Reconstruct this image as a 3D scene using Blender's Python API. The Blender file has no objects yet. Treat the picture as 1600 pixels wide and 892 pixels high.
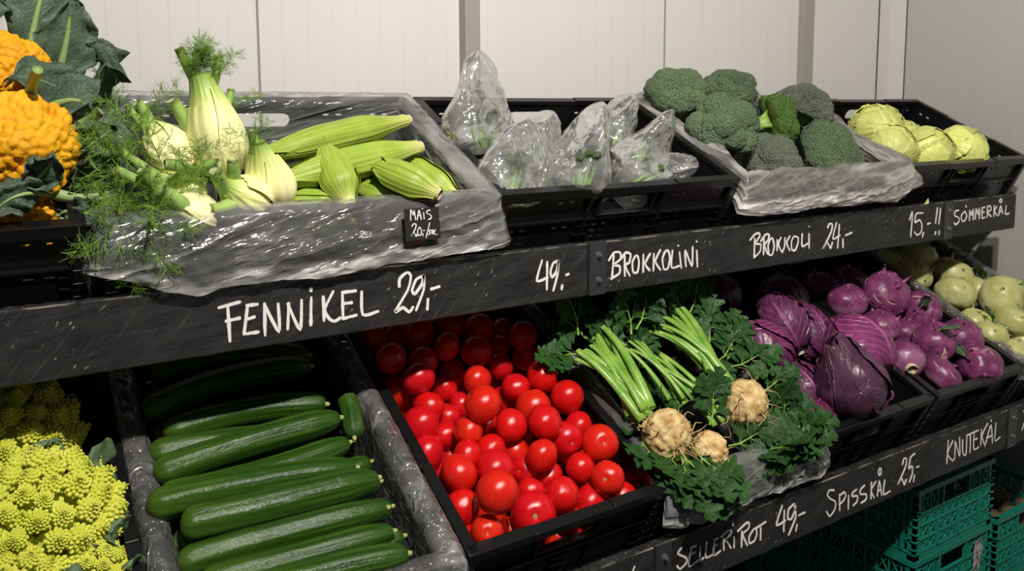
import bpy, bmesh, math, random
import numpy as np
from mathutils import Vector, Matrix, noise, Euler
from math import sin, cos, pi, radians, sqrt, atan2, exp

SC = bpy.context.scene
COL = SC.collection

# ---------------------------------------------------------------- camera
cam_data = bpy.data.cameras.new('camera')
cam = bpy.data.objects.new('camera', cam_data)
COL.objects.link(cam)
cam_data.sensor_width = 36.0
cam_data.lens = 28.68
cam_data.shift_y = -0.0871
cam_data.clip_start = 0.02
_r = Vector((0.8430269, -0.53785701, -0.00393359))
_u = Vector((0.06077762, 0.08799018, 0.99426546))
_f = Vector((0.53442653, 0.83843161, -0.10686776))
cam.matrix_world = Matrix(((_r.x, _u.x, -_f.x, 0.0), (_r.y, _u.y, -_f.y, 0.0), (_r.z, _u.z, -_f.z, 1.5), (0, 0, 0, 1)))
SC.camera = cam

# ---------------------------------------------------------------- light and exposure
SC.view_settings.view_transform = 'Standard'
SC.view_settings.look = 'None'
SC.view_settings.exposure = 0.0
SC.view_settings.gamma = 1.0
SC.view_settings.use_curve_mapping = False
SC.cycles.transparent_max_bounces = 40
SC.cycles.max_bounces = 8
SC.cycles.use_denoising = True

world = bpy.data.worlds.new('shop_ambient')
SC.world = world
world.use_nodes = True
world.node_tree.nodes['Background'].inputs[0].default_value = (0.86, 0.93, 1.0, 1)
world.node_tree.nodes['Background'].inputs[1].default_value = 0.07

def spot(name, loc, target, power, size, blend, radius, color):
    d = bpy.data.lights.new(name, 'SPOT')
    d.energy = power
    d.spot_size = radians(size)
    d.spot_blend = blend
    d.shadow_soft_size = radius
    d.color = color
    o = bpy.data.objects.new(name, d)
    COL.objects.link(o)
    o.location = loc
    o.rotation_euler = (Vector(target) - Vector(loc)).to_track_quat('-Z', 'Y').to_euler()
    return o

spot('ceiling_spotlight', (0.30, -0.30, 2.95), (1.25, 1.3, 1.1), 245, 130, 0.6, 0.035, (1.0, 0.945, 0.87))
spot('ceiling_spotlight', (0.85, -0.05, 2.75), (1.9, 1.35, 1.05), 75, 105, 0.7, 0.035, (1.0, 0.955, 0.90))

# ---------------------------------------------------------------- helpers
random.seed(7)
TILT = 0.4557253
RNG = np.random.default_rng(3)

def tag(o, label=None, cat=None, group=None, kind=None):
    if label: o['label'] = label
    if cat: o['category'] = cat
    if group: o['group'] = group
    if kind: o['kind'] = kind
    return o

def empty(name, loc=(0, 0, 0), rot=(0, 0, 0), label=None, cat=None, group=None):
    o = bpy.data.objects.new(name, None)
    COL.objects.link(o)
    o.empty_display_size = 0.05
    o.location = loc
    o.rotation_euler = rot
    return tag(o, label, cat, group)

def link(name, me, parent=None, mats=()):
    o = bpy.data.objects.new(name, me)
    COL.objects.link(o)
    if parent is not None: o.parent = parent
    for m in mats: me.materials.append(m)
    return o

class MB:
    """collects shapes that make up one part"""
    def __init__(s):
        s.v = []; s.f = []; s.uv = []; s.mi = []; s.col = []
    def add(s, V, F, uv=None, mi=0, col=None):
        b = len(s.v)
        V = [tuple(map(float, p)) for p in V]
        s.v.extend(V)
        s.uv.extend(uv if uv is not None else [(0, 0)] * len(V))
        s.col.extend(col if col is not None else [0.0] * len(V))
        for f in F:
            s.f.append(tuple(b + i for i in f)); s.mi.append(mi)
        return s
    def box(s, c, h, M=None, mi=0, taper=None):
        V = []
        for dx in (-1, 1):
            for dy in (-1, 1):
                for dz in (-1, 1):
                    V.append(Vector((c[0] + dx * h[0], c[1] + dy * h[1], c[2] + dz * h[2])))
        if M is not None: V = [M @ v for v in V]
        return s.add(V, [(0, 1, 3, 2), (4, 6, 7, 5), (0, 4, 5, 1), (2, 3, 7, 6), (0, 2, 6, 4), (1, 5, 7, 3)], mi=mi)
    def grid(s, P, closeu=False, closev=False, mi=0, uv=None, col=None):
        """P: array n x m x 3"""
        n, m = P.shape[:2]
        F = []
        for i in range(n if closeu else n - 1):
            i2 = (i + 1) % n
            for j in range(m if closev else m - 1):
                j2 = (j + 1) % m
                F.append((i * m + j, i2 * m + j, i2 * m + j2, i * m + j2))
        if uv is None:
            uv = [(j / max(1, m - 1), i / max(1, n - 1)) for i in range(n) for j in range(m)]
        return s.add(P.reshape(-1, 3), F, uv=uv, mi=mi, col=col)
    def tube(s, pts, rad, k=8, cap=True, mi=0, squash=None):
        pts = [Vector(p) for p in pts]
        n = len(pts)
        if not hasattr(rad, '__len__'): rad = [rad] * n
        t0 = (pts[1] - pts[0]).normalized()
        up = Vector((0, 0, 1)) if abs(t0.z) < 0.9 else Vector((1, 0, 0))
        a = t0.cross(up).normalized()
        P = np.zeros((n, k, 3))
        for i in range(n):
            t = (pts[min(n - 1, i + 1)] - pts[max(0, i - 1)])
            t = t.normalized() if t.length > 1e-9 else t0
            a = (a - t * a.dot(t))
            a = a.normalized() if a.length > 1e-6 else t.orthogonal().normalized()
            b = t.cross(a)
            for j in range(k):
                th = 2 * pi * j / k
                q = a * (cos(th) * rad[i]) + b * (sin(th) * rad[i] * (squash or 1))
                P[i, j] = pts[i] + q
        b0 = len(s.v)
        s.grid(P, closev=True, mi=mi)
        if cap:
            s.f.append(tuple(b0 + j for j in range(k - 1, -1, -1))); s.mi.append(mi)
            s.f.append(tuple(b0 + (n - 1) * k + j for j in range(k))); s.mi.append(mi)
        return s
    def sphere(s, c, r, nu=16, nv=10, fn=None, mi=0):
        """closed ball, r may be a 3-tuple; fn(dir) scales the radius"""
        if not hasattr(r, '__len__'): r = (r, r, r)
        V = []
        for i in range(1, nv):
            ph = pi * i / nv
            for j in range(nu):
                th = 2 * pi * j / nu
                V.append(Vector((sin(ph) * cos(th), sin(ph) * sin(th), cos(ph))))
        V.append(Vector((0, 0, 1))); V.append(Vector((0, 0, -1)))
        F = []
        for i in range(nv - 2):
            for j in range(nu):
                j2 = (j + 1) % nu
                F.append((i * nu + j, (i + 1) * nu + j, (i + 1) * nu + j2, i * nu + j2))
        T = len(V) - 2
        for j in range(nu):
            F.append((T, j, (j + 1) % nu))
            F.append((T + 1, (nv - 2) * nu + (j + 1) % nu, (nv - 2) * nu + j))
        W = []
        for d in V:
            q = fn(d) if fn else 1.0
            W.append((c[0] + d.x * r[0] * q, c[1] + d.y * r[1] * q, c[2] + d.z * r[2] * q))
        return s.add(W, F, mi=mi)
    def build(s, name, mats, parent=None, smooth=True, colname=None, bevel=0):
        me = bpy.data.meshes.new(name)
        me.from_pydata(s.v, [], s.f)
        if not isinstance(mats, (list, tuple)): mats = [mats]
        for m in mats: me.materials.append(m)
        n = len(me.polygons)
        if smooth: me.polygons.foreach_set('use_smooth', [True] * n)
        if len(mats) > 1: me.polygons.foreach_set('material_index', s.mi)
        lv = np.zeros(len(me.loops), dtype=np.int32)
        me.loops.foreach_get('vertex_index', lv)
        ul = me.uv_layers.new(name='UVMap')
        U = np.array(s.uv, dtype=np.float32)[lv]
        ul.data.foreach_set('uv', U.ravel())
        if any(s.col):
            at = me.attributes.new('tone', 'FLOAT', 'POINT')
            at.data.foreach_set('value', np.array(s.col, dtype=np.float32))
        me.update()
        o = bpy.data.objects.new(name, me)
        COL.objects.link(o)
        if parent is not None: o.parent = parent
        if bevel:
            b = o.modifiers.new('bevel', 'BEVEL'); b.width = bevel; b.segments = 2; b.limit_method = 'ANGLE'
        return o

def dup(root, loc, rot=None, scale=None, label=None, group=None):
    """a copy of a thing with copies of its parts and sub-parts"""
    r = root.copy(); COL.objects.link(r)
    r.location = loc
    if rot is not None: r.rotation_euler = rot
    if scale is not None: r.scale = scale if hasattr(scale, '__len__') else (scale,) * 3
    if label: r['label'] = label
    if group: r['group'] = group
    for ch in list(root.children):
        c = ch.copy(); COL.objects.link(c); c.parent = r
        c.matrix_parent_inverse = ch.matrix_parent_inverse.copy()
        for g in list(ch.children):
            d = g.copy(); COL.objects.link(d); d.parent = c
            d.matrix_parent_inverse = g.matrix_parent_inverse.copy()
    return r

def rot_to(d, up=(0, 0, 1), roll=0.0):
    """euler that turns local +Z onto d"""
    q = Vector(d).normalized().to_track_quat('Z', 'Y')
    m = q.to_matrix().to_4x4() @ Matrix.Rotation(roll, 4, 'Z')
    return m.to_euler()

def panel_mesh(mb, outline, holes, M, th):
    """flat sheet with real holes, outline and holes in (u, v), M maps (u, v, w) to place"""
    bm = bmesh.new()
    edges = []
    for loop in [outline] + holes:
        vs = [bm.verts.new((p[0], p[1], 0)) for p in loop]
        for i in range(len(vs)):
            edges.append(bm.edges.new((vs[i], vs[(i + 1) % len(vs)])))
    bmesh.ops.triangle_fill(bm, use_beauty=True, use_dissolve=False, edges=edges, normal=(0, 0, 1))
    geom = bmesh.ops.extrude_face_region(bm, geom=bm.faces[:])
    for v in [g for g in geom['geom'] if isinstance(g, bmesh.types.BMVert)]: v.co.z += th
    bmesh.ops.recalc_face_normals(bm, faces=bm.faces[:])
    bm.verts.index_update()
    mb.add([M @ v.co for v in bm.verts], [[v.index for v in f.verts] for f in bm.faces])
    bm.free()

def stadium(cx, cy, w, h, k=6):
    r = min(w, h) / 2
    pts = []
    if w >= h:
        a = w / 2 - r
        for i in range(k + 1):
            t = -pi / 2 + pi * i / k; pts.append((cx + a + r * cos(t), cy + r * sin(t)))
        for i in range(k + 1):
            t = pi / 2 + pi * i / k; pts.append((cx - a + r * cos(t), cy + r * sin(t)))
    else:
        a = h / 2 - r
        for i in range(k + 1):
            t = pi * i / k; pts.append((cx + r * cos(t), cy + a + r * sin(t)))
        for i in range(k + 1):
            t = pi + pi * i / k; pts.append((cx + r * cos(t), cy - a + r * sin(t)))
    return pts

# ---------------------------------------------------------------- materials
def mat(name):
    m = bpy.data.materials.new(name)
    m.use_nodes = True
    nt = m.node_tree
    for n in list(nt.nodes): nt.nodes.remove(n)
    out = nt.nodes.new('ShaderNodeOutputMaterial')
    return m, nt, out

def N(nt, t, **k):
    n = nt.nodes.new(t)
    for a, b in k.items():
        if a.startswith('i_'):
            key = a[2:].replace('_', ' ')
            n.inputs[int(key) if key.isdigit() else key].default_value = b
        else: setattr(n, a, b)
    return n

def ramp(nt, src, stops):
    r = nt.nodes.new('ShaderNodeValToRGB')
    e = r.color_ramp.elements
    while len(e) < len(stops): e.new(0.5)
    for i, (p, c) in enumerate(stops):
        e[i].position = p
        e[i].color = (c[0], c[1], c[2], 1) if hasattr(c, '__len__') else (c, c, c, 1)
    nt.links.new(src, r.inputs[0])
    return r

def principled(nt, out, base=None, rough=0.5, spec=0.5, bump=None, bump_d=0.002, bump_s=1.0, sss=0, sss_r=None, coat=0):
    p = nt.nodes.new('ShaderNodeBsdfPrincipled')
    p.inputs['Roughness'].default_value = rough
    p.inputs['Specular IOR Level'].default_value = spec
    if coat:
        p.inputs['Coat Weight'].default_value = coat
        p.inputs['Coat Roughness'].default_value = 0.08
    if sss:
        p.inputs['Subsurface Weight'].default_value = sss
        p.inputs['Subsurface Radius'].default_value = sss_r or (0.01, 0.01, 0.01)
        p.inputs['Subsurface Scale'].default_value = 1.0
    if base is not None:
        if hasattr(base, '__len__'): p.inputs['Base Color'].default_value = (*base[:3], 1)
        else: nt.links.new(base, p.inputs['Base Color'])
    if bump is not None:
        b = nt.nodes.new('ShaderNodeBump')
        b.inputs['Distance'].default_value = bump_d
        b.inputs['Strength'].default_value = bump_s
        nt.links.new(bump, b.inputs['Height'])
        nt.links.new(b.outputs[0], p.inputs['Normal'])
    nt.links.new(p.outputs[0], out.inputs[0])
    return p

def coords(nt, kind='Object', scale=(1, 1, 1), rot=(0, 0, 0)):
    """turned first, then stretched, so that streaks can run at a slant"""
    tc = nt.nodes.new('ShaderNodeTexCoord')
    mr = nt.nodes.new('ShaderNodeMapping')
    mr.inputs['Rotation'].default_value = rot
    mp = nt.nodes.new('ShaderNodeMapping')
    mp.inputs['Scale'].default_value = scale
    nt.links.new(tc.outputs[kind], mr.inputs[0])
    nt.links.new(mr.outputs[0], mp.inputs[0])
    return mp.outputs[0]

def noise_tex(nt, vec, scale, detail=4, rough=0.55):
    n = nt.nodes.new('ShaderNodeTexNoise')
    n.inputs['Scale'].default_value = scale
    n.inputs['Detail'].default_value = detail
    n.inputs['Roughness'].default_value = rough
    if vec is not None: nt.links.new(vec, n.inputs['Vector'])
    return n.outputs[0]

def voro(nt, vec, scale, feature='F1', rand=1.0):
    n = nt.nodes.new('ShaderNodeTexVoronoi')
    n.feature = feature
    n.inputs['Scale'].default_value = scale
    n.inputs['Randomness'].default_value = rand
    if vec is not None: nt.links.new(vec, n.inputs['Vector'])
    return n.outputs[0]

def mathn(nt, op, a, b=None, c=None):
    n = nt.nodes.new('ShaderNodeMath'); n.operation = op
    for i, x in enumerate((a, b, c)):
        if x is None: continue
        if isinstance(x, (int, float)): n.inputs[i].default_value = x
        else: nt.links.new(x, n.inputs[i])
    return n.outputs[0]

def mixc(nt, fac, a, b, mode='MIX'):
    n = nt.nodes.new('ShaderNodeMix'); n.data_type = 'RGBA'; n.blend_type = mode
    if isinstance(fac, (int, float)): n.inputs[0].default_value = fac
    else: nt.links.new(fac, n.inputs[0])
    for i, x in ((6, a), (7, b)):
        if hasattr(x, '__len__'): n.inputs[i].default_value = (*x[:3], 1)
        else: nt.links.new(x, n.inputs[i])
    return n.outputs[2]

M = {}

def simple(name, base, rough=0.5, spec=0.5, nscale=0, namp=0.0, bump_d=0.001, sss=0, sss_r=None):
    m, nt, out = mat(name)
    if nscale:
        n = noise_tex(nt, coords(nt), nscale)
        c = mixc(nt, n, tuple(x * (1 - namp) for x in base), tuple(min(1, x * (1 + namp)) for x in base))
        principled(nt, out, c, rough, spec, bump=n, bump_d=bump_d, sss=sss, sss_r=sss_r)
    else:
        principled(nt, out, base, rough, spec, sss=sss, sss_r=sss_r)
    M[name] = m
    return m

simple('black_plastic', (0.006, 0.006, 0.0065), 0.30, 0.45, 60, 0.35, 0.0005)
simple('green_plastic', (0.010, 0.20, 0.135), 0.42, 0.4, 80, 0.25, 0.0004)
simple('chalk_white', (0.80, 0.78, 0.75), 0.8, 0.2, 300, 0.18, 0.0004)
simple('dark_metal', (0.03, 0.03, 0.032), 0.38, 0.6, 50, 0.4, 0.0004)
simple('bolt_steel', (0.10, 0.10, 0.10), 0.3, 0.7)
simple('card_black', (0.016, 0.016, 0.017), 0.75, 0.3, 90, 0.3, 0.0003)
simple('floor_dark', (0.02, 0.021, 0.022), 0.6, 0.4, 14, 0.4, 0.0006)
simple('deck_dark', (0.012, 0.012, 0.013), 0.6, 0.3, 20, 0.4, 0.0006)

def board_material():
    m, nt, out = mat('chalkboard_paint')
    v = coords(nt)
    # smeared chalk, hatch scratches and worn specks
    n1 = ramp(nt, noise_tex(nt, coords(nt, scale=(4, 4, 22), rot=(0, radians(12), 0)), 2.6, 8, 0.7), [(0.3, 0.0), (0.72, 1.0)]).outputs[0]
    hat = noise_tex(nt, coords(nt, scale=(330, 100, 9), rot=(0, radians(-38), 0)), 1.0, 3)
    hat = ramp(nt, hat, [(0.56, 0.0), (0.75, 1.0)]).outputs[0]
    hmask = ramp(nt, noise_tex(nt, coords(nt, scale=(3, 3, 12)), 2.0, 3), [(0.4, 0.0), (0.7, 1.0)]).outputs[0]
    sp = ramp(nt, noise_tex(nt, coords(nt, scale=(1, 1, .35), rot=(0, radians(-40), 0)), 150, 2), [(0.66, 0.0), (0.70, 1.0)]).outputs[0]
    spm = ramp(nt, noise_tex(nt, v, 9, 2), [(0.5, 0.0), (0.62, 1.0)]).outputs[0]
    grain = noise_tex(nt, coords(nt, scale=(6, 200, 160)), 1.0, 4)
    base = mixc(nt, n1, (0.002, 0.002, 0.0025), (0.034, 0.034, 0.033))
    base = mixc(nt, mathn(nt, 'MULTIPLY', mathn(nt, 'MULTIPLY', hat, hmask), 0.8), base, (0.13, 0.13, 0.125))
    base = mixc(nt, mathn(nt, 'MULTIPLY', sp, mathn(nt, 'MULTIPLY', spm, 0.7)), base, (0.42, 0.41, 0.38))
    principled(nt, out, base, 0.55, 0.45, bump=grain, bump_d=0.0006)
    M['board'] = m
board_material()
def edge_material():
    m, nt, out = mat('raw_edge')
    n = noise_tex(nt, coords(nt, scale=(1, 3, 3)), 14, 5, .65)
    c = ramp(nt, n, [(.44, (.012, .012, .012)), (.52, (.11, .10, .08)), (.7, (.26, .23, .18))]).outputs[0]
    principled(nt, out, c, .7, .3, bump=n, bump_d=.0006)
    M['raw_edge'] = m
edge_material()

def wall_material(name, base, axis):
    m, nt, out = mat(name)
    tc = nt.nodes.new('ShaderNodeTexCoord')
    sp = nt.nodes.new('ShaderNodeSeparateXYZ')
    nt.links.new(tc.outputs['Object'], sp.inputs[0])
    a = sp.outputs[axis]
    t = mathn(nt, 'FRACT', mathn(nt, 'DIVIDE', a, 0.057))
    d = mathn(nt, 'ABSOLUTE', mathn(nt, 'SUBTRACT', t, 0.5))
    line = ramp(nt, d, [(0.0, 0.0), (0.018, 0.25), (0.035, 1.0)]).outputs[0]
    n = noise_tex(nt, coords(nt, scale=(3, 3, 0.6)), 2.2, 5)
    brushed = noise_tex(nt, coords(nt, scale=(240, 240, 3)), 1.0, 3)
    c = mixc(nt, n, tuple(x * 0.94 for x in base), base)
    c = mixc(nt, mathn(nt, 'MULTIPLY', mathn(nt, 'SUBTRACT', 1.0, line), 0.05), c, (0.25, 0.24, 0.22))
    h = mathn(nt, 'ADD', line, mathn(nt, 'MULTIPLY', brushed, 0.12))
    principled(nt, out, c, 0.42, 0.35, bump=h, bump_d=0.0004)
    M[name] = m
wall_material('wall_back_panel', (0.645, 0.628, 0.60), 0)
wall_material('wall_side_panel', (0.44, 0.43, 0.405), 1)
simple('trim_white', (0.60, 0.585, 0.56), 0.4, 0.35, 40, 0.03, 0.0002)
simple('trim_grey', (0.30, 0.285, 0.255), 0.42, 0.4, 40, 0.05, 0.0002)
simple('joint_dark', (0.27, 0.26, 0.245), 0.8, 0.2)

def film_material(name, haze, crease, crink=60, stretch=(1, 1, 1), rot=(0, 0, 0), white=(0.86, 0.855, 0.84), rough=0.13, bump_d=0.006, hem=0.0, fine=0.22, g0=0.80, thru=0.4):
    """thin clear film: mostly see-through, whiter where it is creased or seen edge on, with sharp glints"""
    m, nt, out = mat(name)
    v = coords(nt, scale=stretch, rot=rot)
    n1 = noise_tex(nt, v, crink, 4, 0.55)
    n2 = noise_tex(nt, v, crink * 0.37, 3, 0.5)
    n3 = noise_tex(nt, coords(nt), crink * 2.2, 3, 0.6)
    def ridge(n, w): return ramp(nt, mathn(nt, 'ABSOLUTE', mathn(nt, 'SUBTRACT', n, 0.5)), [(0.0, 1.0), (w, 0.0)]).outputs[0]
    r1, r2 = ridge(n1, 0.055), ridge(n2, 0.04)
    cr = mathn(nt, 'MAXIMUM', mathn(nt, 'MULTIPLY', r1, 0.45), r2)
    h = mathn(nt, 'ADD', mathn(nt, 'ADD', mathn(nt, 'MULTIPLY', cr, 0.35), mathn(nt, 'MULTIPLY', n2, 1.1)), mathn(nt, 'ADD', mathn(nt, 'MULTIPLY', n1, 0.6), mathn(nt, 'MULTIPLY', n3, fine)))
    bp = N(nt, 'ShaderNodeBump'); bp.inputs['Distance'].default_value = bump_d
    nt.links.new(h, bp.inputs['Height'])
    lw = N(nt, 'ShaderNodeLayerWeight'); lw.inputs['Blend'].default_value = 0.35
    edge = mathn(nt, 'POWER', lw.outputs['Facing'], 3.0)
    patch = ramp(nt, noise_tex(nt, coords(nt, scale=stretch, rot=rot), crink * 0.5, 2), [(0.42, 0.25), (0.66, 1.0)]).outputs[0]
    cr2 = mathn(nt, 'MULTIPLY', cr, patch)
    dens = mathn(nt, 'ADD', mathn(nt, 'MULTIPLY', haze, mathn(nt, 'ADD', 0.5, patch)), mathn(nt, 'ADD', mathn(nt, 'MULTIPLY', cr2, crease), mathn(nt, 'MULTIPLY', edge, 0.20)))
    uvn = nt.nodes.new('ShaderNodeTexCoord'); su = nt.nodes.new('ShaderNodeSeparateXYZ'); nt.links.new(uvn.outputs['UV'], su.inputs[0])
    gather = ramp(nt, su.outputs[1], [(0.0, 0.0), (g0, 0.0), (0.5 * g0 + 0.5, 0.8), (1.0, 1.0)]).outputs[0]
    dens = mathn(nt, 'ADD', dens, mathn(nt, 'MULTIPLY', mathn(nt, 'MULTIPLY', gather, hem), mathn(nt, 'ADD', 0.35, r1)))
    dens = mathn(nt, 'MINIMUM', dens, 0.85)
    tr = N(nt, 'ShaderNodeBsdfTransparent'); tr.inputs[0].default_value = (0.985, 0.985, 0.985, 1)
    df = N(nt, 'ShaderNodeBsdfDiffuse'); df.inputs[0].default_value = (*white, 1)
    tl = N(nt, 'ShaderNodeBsdfTranslucent'); tl.inputs[0].default_value = (*white, 1)
    g = N(nt, 'ShaderNodeBsdfGlossy'); g.inputs['Roughness'].default_value = rough
    for s in (df, tl, g): nt.links.new(bp.outputs[0], s.inputs['Normal'])
    mx1 = N(nt, 'ShaderNodeMixShader'); mx1.inputs[0].default_value = thru
    nt.links.new(df.outputs[0], mx1.inputs[1]); nt.links.new(tl.outputs[0], mx1.inputs[2])
    mx2 = N(nt, 'ShaderNodeMixShader'); nt.links.new(dens, mx2.inputs[0])
    nt.links.new(tr.outputs[0], mx2.inputs[1]); nt.links.new(mx1.outputs[0], mx2.inputs[2])
    fr = N(nt, 'ShaderNodeFresnel'); fr.inputs['IOR'].default_value = 1.5
    nt.links.new(bp.outputs[0], fr.inputs['Normal'])
    f2 = mathn(nt, 'MINIMUM', mathn(nt, 'MULTIPLY', fr.outputs[0], 1.6), 0.6)
    mx3 = N(nt, 'ShaderNodeMixShader')
    nt.links.new(f2, mx3.inputs[0]); nt.links.new(mx2.outputs[0], mx3.inputs[1]); nt.links.new(g.outputs[0], mx3.inputs[2])
    nt.links.new(mx3.outputs[0], out.inputs[0])
    M[name] = m
film_material('liner_film', 0.13, 0.50, 8, (0.5, 0.8, 3.6), (0, radians(14), 0), bump_d=0.008, hem=0.70, g0=0.84, fine=0.07, thru=0.25)
film_material('bunched_film', 0.10, 0.45, 9, (0.6, 0.8, 5.0), (0, radians(8), 0), white=(0.93, 0.89, 0.85), bump_d=0.008, hem=1.1, g0=0.68, fine=0.06, thru=0.12)
film_material('side_film', 0.15, 0.30, 30, (1, 1, 1), bump_d=0.007, hem=0.1)
film_material('bag_film', 0.19, 0.45, 13, (1, 1, 1), rough=0.10, bump_d=0.006, fine=0.16)
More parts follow.
